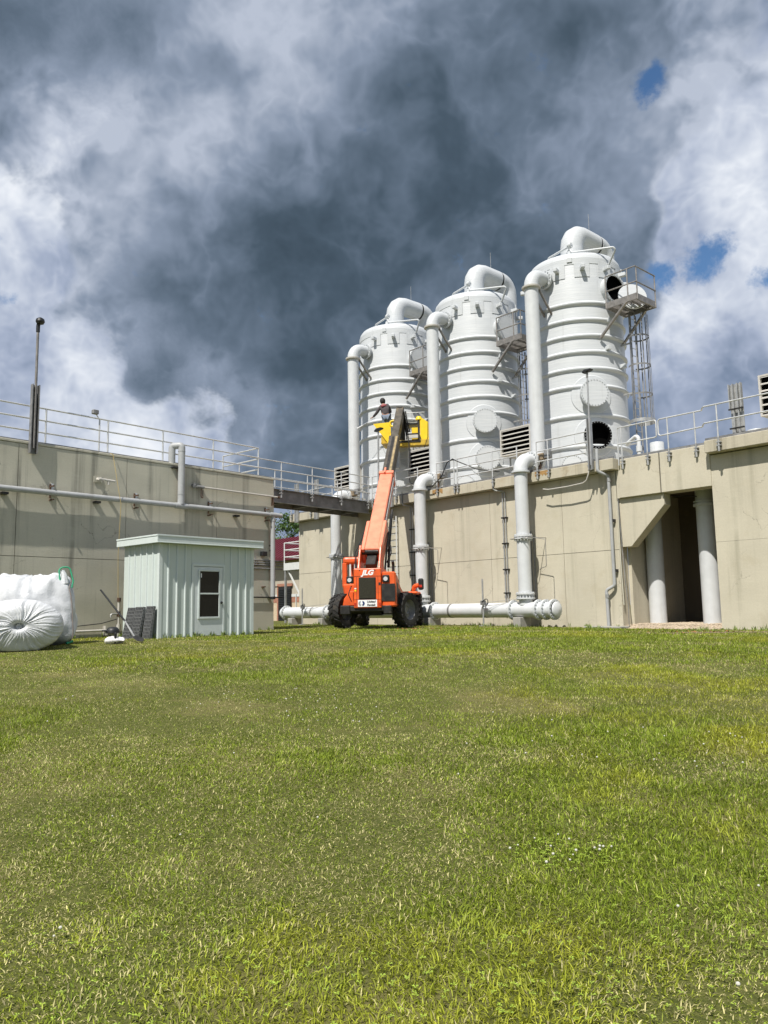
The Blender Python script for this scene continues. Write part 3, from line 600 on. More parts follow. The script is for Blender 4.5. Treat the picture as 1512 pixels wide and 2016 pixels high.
# deck pole lamp in channel
T = thing('pole_lamp', 'thin pole lamp in front of the right tower', 'lamp', FR, (-3.95, -.46, 5.45))
part(T, MB().box(-4.03, -4.0, -.54, -.42, 5.45, 7.25).box(-3.9, -3.87, -.54, -.42, 5.45, 7.25).box(-4.0, -3.9, -.43, -.42, 5.45, 7.25), 'channel', 'galv')
part(T, MB().cyl((-3.95, -.48, 5.6), (-3.92, -.48, 8.86), .03, 10), 'pole', 'galv'); part(T, MB().cyl((-3.93, -.48, 8.7), (-3.92, -.48, 8.9), .04, 10), 'socket', 'galv_dark')
part(T, MB().prism([(-.17, 0), (.15, .05), (.18, .10), (-.08, .12), (-.17, .07)], (-3.90, -.58, 8.88), (1, 0, 0), (0, 0, 1), (0, 1, 0), .2), 'lamp_head', 'black_plastic', .01)
T = thing('deck_floodlight', 'thin pole lamp left of the boom, in front of the first tower', 'lamp', FR, (-15.1, -.46, 5.3))
part(T, MB().cyl((-15.12, -.48, 5.2), (-15.05, -.48, 8.85), .04, 10), 'pole', 'galv')
part(T, MB().prism([(-.22, 0), (.20, .08), (.22, .14), (-.08, .14), (-.22, .06)], (-15.0, -.6, 8.85), (1, 0, 0), (0, 0, 1), (0, 1, 0), .22), 'lamp_head', 'black_plastic', .01)

# ================================================================== TOWERS
DECK = 5.72
def tower(u, label, open_top, hs):
    T = thing('white_tower', label, 'tower', FR, (u, 3.2, DECK), 'white ribbed fibreglass towers on the deck', local=True)
    RB = 1.88
    body = part(T, MB().lathe([(RB + .10, 0), (RB + .10, .12), (RB, .16), (RB, 8.80 * hs), (RB - .03, 8.95 * hs), (RB - .12, 9.07 * hs), (1.4, 9.20 * hs), (.7, 9.29 * hs), (0, 9.31 * hs)], 96), 'shell', 'white_frp')
    for z in (6.90, 6.22, 5.56, 4.90, 4.22, 3.50, 2.33, 1.12):
        z *= hs
        part(T, MB().lathe([(RB - .01, -.10), (RB + .06, -.06), (RB + .085, -.02), (RB + .085, .02), (RB + .05, .06), (RB - .01, .11)], 96, (0, 0, z)), 'stiffening_ring', 'white_frp')
    part(T, MB().lathe([(RB - .005, -.02), (RB + .015, 0), (RB + .015, .25), (RB - .005, .27)], 96, (0, 0, 8.55 * hs)), 'top_band', 'white_frp')
    def at(beta, r, z): b = R_(beta); return Vector((r * math.sin(b), -r * math.cos(b), z))
    def dirv(beta): return at(beta, 1, 0)
    def manway(beta, z, r, ln, name, opened=False, pad=True):
        a = dirv(beta); c = at(beta, RB - .12, z)
        pr = [(r * .86, 0), (r * .86, ln), (r, ln), (r, ln + .05)] + ([(r * .84, ln + .05), (r * .84, 0)] if opened else [(r, ln + .055), (r * .99, ln + .095), (0, ln + .095)])
        o = part(T, MB().lathe(pr, 48, c, a), name, 'white_frp')
        if opened: part(T, MB().lathe(([(r * .99, ln + .053)] if z < 3 else []) + [(r * .82, ln + .053 if z < 3 else ln + .02), (r * .82, .15), (0, .15)], 32, c, a), 'shade_cap', 'shade_black', parent=o);  # black cap in front of the shell paints the dark inside the hatch
        nb = 28; bm_ = MB(); e1 = a.cross(Vector((0, 0, 1))).normalized(); e2 = Vector((0, 0, 1))
        for k in range(nb):
            t = 2 * math.pi * k / nb; q = c + e1 * (r * .92 * math.cos(t)) + e2 * (r * .92 * math.sin(t)) + a * (ln + (.05 if opened else .09)); bm_.cyl(q, q + a * .03, .016, 6)
        part(T, bm_, 'flange_bolts', 'bolt', parent=o, stuff=True)
        if pad:   # reinforcing pad wrapped on the shell
            V = []; n = 40
            for rr in (0.0, .6, 1.0, 1.42, 1.5):
                for k in range(n):
                    t = 2 * math.pi * k / n; xx = rr * r * math.cos(t); zz = rr * r * math.sin(t); V.append(at(beta + math.degrees(xx / RB), RB + (.03 if rr < 1.45 else -.01), z + zz))
            part(T, MB().add(V, [(i * n + k, i * n + (k + 1) % n, (i + 1) * n + (k + 1) % n, (i + 1) * n + k) for i in range(4) for k in range(n)], True), 'reinforcing_pad', 'white_frp', parent=o)
        return o
    manway(48.4, 3.10, .54, .42, 'manway')
    lo = manway(50, 1.46, .54, .40, 'lower_manway', opened=open_top)
    mt = manway(82, 7.42, .62, .30, 'upper_manway', opened=open_top, pad=False)
    manway(24, .35, .42, .35, 'bottom_manway', pad=False)
    if open_top:   # cover swung aside, resting on the platform
        part(T, MB().lathe([(0, -.03), (.55, -.03), (.56, 0), (.55, .03), (0, .03)], 40, (2.72, -.15, 6.92), (.75, -.62, .22)), 'manway_cover', 'white_frp')
    for k in range(12):
        b = 15 + 29 * k
        if b > 330: break
        a = dirv(b); c0 = at(b, RB - .05, 8.34 * hs); o = part(T, MB().beam(c0, c0 + a * .36, .16, .16), 'nozzle', 'white_frp', .02)
        V = [at(b + dx, RB + .022, 8.30 * hs + dz) for dz in (-.30, 0, .30) for dx in (-9, -4.5, 0, 4.5, 9)]
        part(T, MB().add(V, [(j * 5 + i, j * 5 + i + 1, j * 5 + i + 6, j * 5 + i + 5) for j in range(2) for i in range(4)], True), 'nozzle_pad', 'white_frp', parent=o)
    for b, z in ((72, 6.85), (74, 6.12), (70, 4.98), (96, 4.4)):
        a = dirv(b); c0 = at(b, RB - .05, z); part(T, MB().beam(c0, c0 + a * .26, .16, .16), 'bracket', 'white_frp', .015)
    for b in (30, 120, 210, 300):
        c0 = at(b, RB, 8.75 * hs); part(T, MB().prism([(-.10, -.12), (.10, -.12), (.10, .08), (-.10, .08)], c0, dirv(b + 90), (0, 0, 1), dirv(b), .05), 'lifting_lug', 'white_frp', .01)
    # top exhaust duct: up, mitred over to the back, down behind
    du = part(T, MB().tube(fillet([(0, 0, 9.1 * hs), (0, 0, 10.75 * hs), (0, 1.60, 10.75 * hs)], .62, 4), .47, 36), 'top_duct', 'white_frp')
    part(T, MB().cyl((0, 1.60, 10.75 * hs), (0, 1.74, 10.75 * hs), .44, 32), 'coupling_band', 'black_plastic', parent=du)
    part(T, MB().tube(fillet([(0, 1.74, 10.75 * hs), (0, 2.42, 10.75 * hs), (0, 2.42, 2.0)], .55, 6), .46, 32), 'down_duct', 'white_frp', parent=du)
    part(T, MB().lathe([(.46, 0), (.62, .0), (.62, .06), (.50, .08), (.47, .35)], 36, (0, 0, 9.22 * hs)), 'collar', 'white_frp', parent=du)
    part(T, MB().cyl((.3, .9, 11.0 * hs), (.3, .9, 11.85 * hs), .012, 5), 'lightning_rod', 'galv', parent=du)
    # spray water pipe on the roof
    part(T, MB().tube(fillet([(1.9, -.35, 8.6 * hs), (2.35, -.5, 9.12 * hs), (.75, -1.15, 9.28 * hs), (.62, -1.12, 9.60 * hs), (-.6, -.85, 9.62 * hs), (-.6, -.85, 9.2 * hs)], .10), .045, 12), 'water_pipe', 'white_frp')
    for p in ((.62, -1.12), (-.6, -.85)): part(T, MB().lathe([(0, -.12), (.09, -.1), (.10, 0), (.09, .1), (0, .12)], 12, (p[0], p[1], 9.26 * hs)), 'pipe_foot', 'white_frp')
    part(T, MB().tube([(.30, -1.0, 9.28 * hs), (.75, -1.15, 9.56 * hs)], .04, 8), 'pipe_brace', 'white_frp'); part(T, MB().lathe([(0, -.1), (.1, -.08), (.12, 0), (.1, .08), (0, .1)], 14, (.66, -1.14, 9.62 * hs), (1, 0, 0)), 'valve', 'white_frp')
    # inlet down-pipe with elbow into the shell
    dp = part(T, MB().tube([(0, -2.9, .50), (0, -2.9, 7.40)], .27, 32), 'down_pipe', 'white_pipe')
    part(T, MB().tube(fillet([(0, -2.9, 7.46), (0, -2.9, 7.98), (0, -1.86, 7.98)], .5, 8), .275, 32), 'elbow', 'white_frp', parent=dp)
    part(T, MB().lathe([(.27, 0), (.36, 0), (.37, .03), (.37, .07), (.28, .09)], 32, (0, -2.9, 7.38)), 'flange', 'tan_vent', parent=dp)
    part(T, MB().lathe([(.27, 0), (.38, 0), (.38, .05), (.38, .10), (.27, .10)], 32, (0, -2.10, 7.98), (0, 1, 0)), 'flange', 'white_frp', parent=dp)
    bm_ = MB()
    for k in range(16):
        t = 2 * math.pi * k / 16; bm_.cyl((.325 * math.cos(t), -2.14, 7.98 + .325 * math.sin(t)), (.325 * math.cos(t), -1.96, 7.98 + .325 * math.sin(t)), .022, 6)
    part(T, bm_, 'flange_bolts', 'bolt', parent=dp, stuff=True)
    for sx in (-.17, .17): part(T, MB().beam((sx, -2.62, 7.36), (sx, -1.85, 6.55), .07, .07), 'brace', 'stain_steel')
    # service platform on the right side
    X0, X1, Y0, Y1, Z = 2.05, 3.38, -1.02, .42, 6.40
    pf = part(T, MB().box(X0, X1, Y0, Y0 + .05, Z, Z + .24).box(X0, X1, Y1 - .05, Y1, Z, Z + .24).box(X1 - .05, X1, Y0 + .05, Y1 - .05, Z, Z + .24).box(X0, X0 + .05, Y0 + .05, Y1 - .05, Z, Z + .24), 'platform_frame', 'stain_steel')
    for k in range(14): y = Y0 + .08 + (Y1 - Y0 - .16) * k / 13; part(T, MB().box(X0 + .05, X1 - .05, y - .012, y + .012, Z + .16, Z + .21), 'floor_slat', 'stain_steel', parent=pf)
    for x in (X0 + .4, X0 + .9): part(T, MB().box(x, x + .04, Y0 + .05, Y1 - .05, Z + .08, Z + .155), 'floor_bearer', 'stain_steel', parent=pf)
    for (x, y) in ((X0 + .05, Y0), (X1 - .35, Y0), (X1, Y0 + .06), (X1, Y1 - .05)):
        part(T, MB().cyl((x, y, Z), (x, y, Z + 1.28), .026, 8), 'guard_post', 'stain_steel', parent=pf)
    for z in (Z + .68, Z + 1.28): part(T, MB().tube([(X0 + .05, Y0, z), (X1, Y0, z), (X1, Y1, z)], .028, 8), 'guard_rail', 'stain_steel', parent=pf)
    for y in (Y0 + .03, Y1 - .03): part(T, MB().beam((X1 - .45, y, Z + .02), (1.72 if y < 0 else 1.86, y + .05, Z - 1.05), .10, .07), 'brace', 'stain_steel', parent=pf)
    # caged ladder
    lx, ly = 2.42, .30
    ld = part(T, MB().tube([(lx, ly - .2, .3), (lx, ly - .2, Z - .03)], .03, 8).tube([(lx, ly + .2, .3), (lx, ly + .2, Z - .03)], .03, 8), 'ladder_rails', 'galv_dark')
    rg = MB()
    for k in range(20): rg.cyl((lx, ly - .2, .5 + .3 * k), (lx, ly + .2, .5 + .3 * k), .012, 6)
    part(T, rg, 'ladder_rungs', 'galv', parent=ld, stuff=True)
    for z in (1.2, 3.2, 5.2): part(T, MB().box(lx - .5, lx - .03, ly - .16, ly - .11, z, z + .06), 'standoff', 'galv', parent=ld)
    for i, z in enumerate((2.05, 3.1, 4.25, 5.4)):
        rr = .40 if i else .46
        arc = [(lx + .18 + rr * math.cos(a), ly + rr * 1.05 * math.sin(a), z) for a in np.linspace(-2.5, 2.5, 22)]
        hb = MB()
        for a, b in zip(arc[:-1], arc[1:]): hb.beam(a, b, .012, .06 if i else .13)
        part(T, hb, 'cage_hoop', 'galv_dark' if i else 'galv', parent=ld)
    for a in np.linspace(-1.9, 1.9, 7):
        part(T, MB().box(-.022, .022, -.006, .006, 0, 1).build and MB().beam((lx + .18 + .42 * math.cos(a), ly + .43 * math.sin(a), 2.0), (lx + .18 + .39 * math.cos(a), ly + .41 * math.sin(a), 6.3), .045, .012, (math.cos(a), math.sin(a), 0)), 'cage_bar', 'galv_dark', parent=ld)
    return T
tower(-17.75, 'white ribbed tower behind the worker, farthest left', False, 1.025)
tower(-12.2, 'middle white ribbed tower between the other two', False, 1.01)
tower(-6.74, 'nearest white ribbed tower, with open round hatches', True, .985)

# louvred hoods
def louver(u, y, w, z0, z1, label):
    T = thing('louvred_hood', label, 'vent', FR, (u, y, DECK), 'louvred air hoods on the deck')
    d = .9
    part(T, MB().box(u, u + w, y + .12, y + d, z0, z1), 'casing', 'tan_vent')
    part(T, MB().box(u - .03, u + .03, y - .02, y + .119, z0, z1).box(u + w - .03, u + w + .03, y - .02, y + .119, z0, z1).box(u + .03, u + w - .03, y - .02, y + .119, z1 - .06, z1).box(u + .03, u + w - .03, y - .02, y + .119, z0, z0 + .05), 'frame', 'tan_vent')
    part(T, MB().box(u + .03, u + w - .03, y + .105, y + .118, z0 + .05, z1 - .06), 'shade_sheet', 'shade_black')  # black sheet over the casing paints the shade behind the slats
    n = 6
    for k in range(n):
        z = z0 + .10 + (z1 - z0 - .2) * (k + .0) / (n - 1)
        part(T, MB().prism([(0, 0), (.0, .03), (.11, .085), (.11, .055)], (u + .03, y - .01, z), (0, 1, 0), (0, 0, 1), (1, 0, 0), w - .06), 'slat', 'tan_vent')
    for x in (u + .1, u + w - .1): part(T, MB().cyl((x, y + .45, DECK), (x, y + .45, z0), .04, 8), 'leg', 'galv')
louver(-9.28, 1.2, 1.5, 6.95, 8.06, 'tan louvred hood between the middle and nearest towers')
louver(-14.85, 1.2, 1.5, 6.95, 8.10, 'tan louvred hood between the first and middle towers')
louver(-20.45, 1.2, 1.5, 6.95, 8.14, 'tan louvred hood left of the first tower')
louver(1.05, 1.5, 2.0, 6.62, 7.95, 'tan louvred hood cut off by the right edge')

mat('rust_stain', (.34, .20, .075), .9, var=.25, vscale=10, streak=((.16, .09, .04), 9, .9))
for (u, lb) in ((-6.15, 'orange rust run on the slab edge below the nearest valve'), (-11.5, 'orange rust run on the slab edge below the second valve')):
    T = thing('rust_run', lb, 'stain', FR, (u, -.352, 5.4)); V = []; Fc = []; n = 14
    for k in range(n):
        x = u - .30 + .6 * k / (n - 1); d = .10 + .24 * abs(mn.noise(Vector((x * 6, u, 0)))) + .02 * (k % 3); V += [(x, -.3525, 5.735), (x, -.3525, 5.735 - min(d, .33))]
    for k in range(n - 1): Fc.append((2 * k, 2 * k + 1, 2 * k + 3, 2 * k + 2))
    part(T, MB().add(V, Fc), 'run', 'rust_stain')
# header, risers
T = thing('header_pipe', 'thick white pipe lying along the foot of the right wall', 'pipe', FR, (-14, -.8, .4))
yR, zH, rH = -.8, .68, .275
part(T, MB().tube([(-22.2, yR, zH), (-5.55, yR, zH)], rH, 36), 'pipe', 'white_pipe')
part(T, MB().lathe([(0, -.16), (.12, -.15), (.22, -.10), (.275, 0)], 32, (-22.2, yR, zH), (1, 0, 0)), 'end_cap', 'white_pipe')
part(T, MB().lathe([(0, .12), (.15, .11), (.26, .05), (.275, 0)], 32, (-5.42, yR, zH), (1, 0, 0)), 'end_cap', 'white_pipe')
for u in (-21.95, -18.5, -17.2, -12.6, -11.35, -7.3, -6.15, -5.85, -5.5):
    f = part(T, MB().lathe([(.27, -.05), (.36, -.05), (.365, -.01), (.365, .03), (.27, .04)], 36, (u, yR, zH), (1, 0, 0)), 'flange', 'white_pipe'); bm_ = MB()
    for k in range(16):
        t = 2 * math.pi * (k + .5) / 16; q = (yR + .318 * math.cos(t), zH + .318 * math.sin(t)); bm_.cyl((u - .085, *q), (u + .075, *q), .022, 6)
    part(T, bm_, 'flange_bolts', 'bolt', parent=f, stuff=True)
for u in (-10.4, -8.6, -19.6): part(T, MB().lathe([(.276, -.05), (.283, -.04), (.283, .04), (.276, .05)], 36, (u, yR, zH), (1, 0, 0)), 'strap', 'galv_dark')
for u, lb in ((-6.93, 'grey concrete block under the near end of the white header pipe'), (-11.5, 'grey concrete block under the white pipe beside the lift truck tyre'), (-18.7, 'grey concrete block under the white pipe left of the lift truck'), (-21.2, 'grey concrete block under the far left end of the white pipe')):
    B = thing('support_block', lb, 'block', FR, (u, yR, 0), 'concrete blocks under the header pipe'); part(B, MB().box(u - .17, u + .17, yR - .35, yR + .3, -.2, .42), 'block', 'conc_block', .02)
def riser(u, label):
    T = thing('riser_pipe', label, 'pipe', FR, (u, yR, .9), 'white riser pipes on the right wall', local=True)
    z0 = .9
    part(T, MB().tube([(0, 0, -.05), (0, 0, 4.85)], .245, 32), 'pipe', 'white_pipe')
    part(T, MB().tube(fillet([(0, 0, 4.85), (0, 0, 5.32), (0, .62, 5.32)], .46, 9), .262, 32), 'elbow', 'white_pipe')
    for z, th in ((4.80, .07), (2.42, .07), (2.34, .05)): 
        f = part(T, MB().lathe([(.24, 0), (.335, 0), (.335, th), (.24, th)], 36, (0, 0, z)), 'flange', 'white_pipe')
    bm_ = MB()
    for k in range(16):
        t = 2 * math.pi * k / 16
        for za, zb in ((2.28, 2.52), (.14, .42)): bm_.cyl((.30 * math.cos(t), .30 * math.sin(t), za), (.30 * math.cos(t), .30 * math.sin(t), zb), .022, 6)
        bm_.cyl((.315 * math.cos(t), .52, 5.32 + .315 * math.sin(t)), (.315 * math.cos(t), .80, 5.32 + .315 * math.sin(t)), .024, 6)
    part(T, bm_, 'flange_bolts', 'white_pipe', stuff=True)
    part(T, MB().lathe([(.24, 0), (.345, 0), (.345, .05), (.25, .05)], 36, (0, 0, .17)).lathe([(.25, 0), (.345, 0), (.345, .06), (.24, .06)], 36, (0, 0, .33)), 'coupling', 'white_pipe')
    part(T, MB().lathe([(.25, 0), (.36, 0), (.36, .07), (.25, .07)], 36, (0, .58, 5.32), (0, 1, 0)), 'flange', 'white_pipe')
    vb = part(T, MB().lathe([(.25, 0), (.36, 0), (.36, .08), (.30, .09), (.30, .26), (.36, .27), (.36, .35), (.25, .35)], 28, (0, .66, 5.32), (0, 1, 0)), 'valve_body', 'white_pipe')
    part(T, MB().box(.20, .52, .68, .95, 5.30, 5.56), 'actuator', 'brown_box', .02, parent=vb); part(T, MB().box(.55, .80, .70, .9, 5.34, 5.62), 'control_box', 'galv_dark', .02, parent=vb)
    part(T, MB().cyl((.3, .8, 4.9), (.3, .8, 5.3), .05, 10), 'valve_stem', 'rust', parent=vb)
    part(T, MB().tube([(0, 1.0, 5.32), (0, 1.2, 5.36)], .26, 24), 'spool', 'white_pipe')
    # wall strap and drip tube
    part(T, MB().tube(fillet([(-.42, .8, 2.40), (-.42, -.3, 2.36), (.42, -.3, 2.36), (.42, .8, 2.40)], .12), .014, 6), 'wall_strap', 'steel_wire')
    part(T, MB().tube(fillet([(.42, -.05, 2.38), (1.02, -.05, 2.26), (1.02, -.05, 1.30), (.78, -.05, 1.24), (.72, -.05, 1.18)], .06), .013, 6), 'drip_tube', 'steel_wire')
    return T
r3 = riser(-6.75, 'nearest white riser pipe with elbow over the slab')
dup(r3, FR.w((-12.1, yR, .9)), None, 'white riser pipe just right of the orange lift truck'); dup(r3, FR.w((-17.85, yR, .9)), None, 'white riser pipe just left of the orange lift truck')
# conduits on right facade
def conduit(u, label):
    T = thing('wall_conduit', label, 'conduit', FR, (u, -.06, .9), 'twin grey conduits down the right wall')
    for dx in (-.06, .06): part(T, MB().tube(fillet([(u - .25, -.38, 5.9), (u - .25, -.38, 5.30), (u + dx, -.07, 5.25), (u + dx, -.07, .5)], .12), .027, 8), 'conduit', 'galv')
    for z in (4.2, 3.2, 2.2, 1.3): part(T, MB().box(u - .14, u + .14, -.11, 0, z, z + .05), 'strut', 'black_steel', .004)
conduit(-8.2, 'twin grey conduits left of the nearest riser pipe'); conduit(-13.4, 'twin grey conduits left of the second riser pipe')
for u_, lb in ((-6.85, 'grey conduit beside the nearest riser pipe'), (-12.25, 'grey conduit beside the second riser pipe')):
    T = thing('wall_conduit', lb, 'conduit', FR, (u_, -.06, .9))
    part(T, MB().tube(fillet([(u_, -.05, 3.4), (u_, -.05, .95), (u_ - .3, -.05, .90)], .1), .026, 8), 'conduit', 'galv_dark'); part(T, MB().tube([(u_ - .14, -.05, 3.6), (u_ - .14, -.05, .9)], .022, 8), 'conduit', 'galv_dark')
T = thing('drain_pipe', 'grey drain pipe with a jog at the corner of the recess', 'pipe', FR, (-3.52, -.12, .1))
part(T, MB().tube(fillet([(-3.75, -.4, 6.15), (-3.72, -.46, 5.35), (-3.52, -.13, 5.2), (-3.50, -.13, 1.45), (-3.78, -.20, 1.30), (-3.76, -.20, .05)], .12), .055, 14), 'pipe', 'grey_pvc')
for z in (3.6, 1.9): part(T, MB().box(-3.46, -3.40, -.12, 0, z, z + .1), 'clip', 'black_steel')
for z in (1.05, 5.0): part(T, MB().cyl((-3.76 if z < 2 else -3.51, -.20 if z < 2 else -.13, z), (-3.76 if z < 2 else -3.51, -.20 if z < 2 else -.13, z + .12), .064, 14), 'collar', 'galv')
T = thing('broken_pipe', 'thin crooked pale pipe hanging below the slab near the drain pipe', 'pipe', FR, (-5.5, -.3, 5.1))
part(T, MB().tube([(-4.06, -.42, 5.5), (-4.12, -.42, 5.3), (-4.2, -.42, 5.12), (-4.35, -.40, 5.04), (-5.0, -.40, 5.0), (-5.85, -.38, 5.0), (-6.1, -.36, 5.05)], .022, 7), 'pipe', 'tan_vent')
T = thing('crack_seal', 'dark cable and peeled sealant strip beside the recess', 'cable', FR, (-3.25, -.02, .1))
part(T, MB().tube([(-3.26, -.03, 4.4), (-3.23, -.03, 3.5), (-3.2, -.03, 2.7), (-3.15, -.03, 1.6), (-3.08, -.03, .7), (-3.1, -.03, .1)], .014, 5), 'cable_run', 'galv_dark'); part(T, MB().tube([(-3.3, -.012, 4.3), (-3.29, -.012, 2.2), (-3.26, -.012, .8)], .022, 5), 'sealant', 'conc_left')
T = thing('gutter_foot', 'low concrete splash slab at the drain pipe foot', 'slab', FR, (-3.7, -.3, .0))
part(T, MB().box(-4.5, -3.1, -.6, -.005, -.1, .10), 'slab', 'conc_block', .02)
# instrument stands
def stand(u, y, label):
    T = thing('instrument_stand', label, 'stand', FR, (u, y, .1), 'thin instrument stands by the header pipe', local=True)
    part(T, MB().cyl((0, 0, -.2), (0, 0, 1.75), .032, 10), 'post', 'galv'); part(T, MB().box(-.1, .1, -.05, .06, .78, .95), 'gauge_box', 'galv_dark', .01)
    part(T, MB().tube(fillet([(0, -.06, .9), (.28, -.06, 1.05), (.3, -.06, .8), (0, -.06, .7)], .1), .016, 6), 'hose', 'black_plastic')
    part(T, MB().tube([(0, 0, .86), (1.2, .55, .98)], .010, 5).tube([(0, 0, .74), (1.2, .55, .86)], .010, 5), 'tubing', 'steel_wire'); part(T, MB().box(-.12, .12, -.12, .12, -.1, .04), 'foot', 'galv')
    return T
s1 = stand(-8.35, -1.3, 'thin instrument stand in front of the white header pipe, right of the truck'); dup(s1, FR.w((-19.9, -1.3, .1)), None, 'thin instrument stand in front of the white header pipe, left of the truck')
# wall ladder and pilaster by the truck
T = thing('wall_ladder', 'pale steel ladder frame on the wall behind the boom', 'ladder', FR, (-14.8, -.3, 2.5))
for x in (-15.0, -14.3): part(T, MB().tube([(x, -.16, 2.0), (x, -.16, 4.9)], .03, 8), 'stile', 'white_steel')
for k in range(9): part(T, MB().cyl((-15.0, -.16, 2.3 + .3 * k), (-14.3, -.16, 2.3 + .3 * k), .015, 6), 'rung', 'white_steel')
T = thing('steel_channel_post', 'tall grey steel channel post at the right end of the deck', 'post', FR, (.8, .3, 5.75))
part(T, MB().box(.60, .99, .34, .36, 5.75, 7.52).box(.60, .63, .22, .34, 6.75, 7.52).box(.96, .99, .22, .34, 6.75, 7.52), 'channel', 'galv'); part(T, MB().box(.72, .75, .22, .34, 5.75, 7.52).box(.86, .89, .22, .34, 5.75, 7.52), 'web', 'galv')
for z in (6.1, 6.7): part(T, MB().box(.58, 1.02, .2, .26, z, z + .04), 'clamp', 'black_steel')
for (u, y, r_, h, lb) in ((.62, 2.0, .26, .62, 'white round vent stub beside the channel post'), (-2.82, 2.0, .24, .80, 'white round vent stub right of the nearest tower')):
    T = thing('vent_stub', lb, 'vent', FR, (u, y, 5.7)); part(T, MB().lathe([(r_, 0), (r_, h), (r_ * .96, h + .02), (0, h + .02)], 32, (u, y, 5.7)), 'drum', 'white_frp'); part(T, MB().lathe([(r_, 0), (r_ + .1, 0), (r_ + .1, .05), (r_, .05)], 32, (u, y, 5.95)), 'flange', 'white_frp')
T = thing('small_gooseneck', 'small white gooseneck pipe behind the rounded handrail', 'pipe', FR, (-3.15, 1.2, 5.7))
part(T, MB().tube(fillet([(-2.95, 1.0, 5.7), (-2.95, 1.0, 6.72), (-3.5, 1.1, 6.45)], .12), .07, 12), 'pipe', 'white_pipe'); part(T, MB().cyl((-2.95, 1, 6.1), (-2.95, 1, 6.3), .10, 12), 'collar', 'white_pipe')
# far-left channel posts on the deck corner
for i, (u, lb) in enumerate(((-21.6, 'grey steel channel post at the far left corner of the tower deck'), (-19.9, 'second grey steel channel post from the far left deck corner'), (-14.35, 'grey steel channel post right of the boom on the deck'))):
    T = thing('steel_channel_post', lb, 'post', FR, (u, -.42, 5.3)); zt = 7.3 if i < 2 else 7.9
    part(T, MB().box(u - .14, u + .14, -.40, -.37, 5.3, zt).box(u - .14, u - .11, -.47, -.40, 5.3, zt).box(u + .11, u + .14, -.47, -.40, 5.3, zt), 'channel', 'galv')
    if i == 2: part(T, MB().lathe([(.0, 0), (.15, 0), (.15, .75), (0, .78)], 20, (u + .32, -.30, 7.0)), 'canister', 'galv')
# black hose over the railing by riser 2
T = thing('black_hose', 'black hose looped over the handrail near the second riser pipe', 'hose', FR, (-11.5, -.5, 5.8))
part(T, MB().tube([(-14.2, .6, 8.6), (-14.0, .5, 7.4), (-13.6, 0, 6.9), (-13.0, -.5, 6.2), (-12.3, -.6, 5.92), (-11.6, -.55, 5.85), (-11.1, -.5, 6.2), (-10.8, -.46, 6.75), (-10.5, -.45, 6.86), (-10.2, -.42, 6.7), (-9.4, -.2, 6.3), (-8.5, .1, 6.1)], .022, 8), 'hose_line', 'black_plastic')

# ================================================================== BRIDGE
T = thing('steel_bridge', 'dark steel walkway bridge joining the left tank and tower deck', 'bridge', FL, (8.5, 1.4, 5.1))
yb = 1.4
part(T, MB().box(8.2, 15.35, yb, yb + .02, 5.14, 5.68).box(8.2, 15.35, yb - .10, yb - .002, 5.665, 5.69).box(8.2, 15.35, yb - .10, yb - .002, 5.13, 5.155), 'side_beam', 'bridge_steel')
part(T, MB().box(8.2, 16.8, yb + 1.3, yb + 1.32, 5.14, 5.68), 'side_beam', 'bridge_steel'); part(T, MB().box(8.2, 15.9, yb + .022, yb + 1.298, 5.60, 5.66), 'walkway', 'galv_dark')
for k in range(5): part(T, MB().box(8.9 + 1.5 * k, 9.0 + 1.5 * k, yb + .022, yb + 1.298, 5.2, 5.58), 'cross_beam', 'galv_dark')
railing(T, [9.98, 11.70, 13.45, 15.2], yb - .13, 6.80, (6.80, 6.44, 6.06), 5.40, clamp=True, ends=(8.4, 15.3)); railing(T, [9.0, 10.9, 12.8, 14.7, 16.4], yb + 1.35, 6.80, (6.80, 6.44, 6.06), 5.45, ends=(8.3, 16.6))

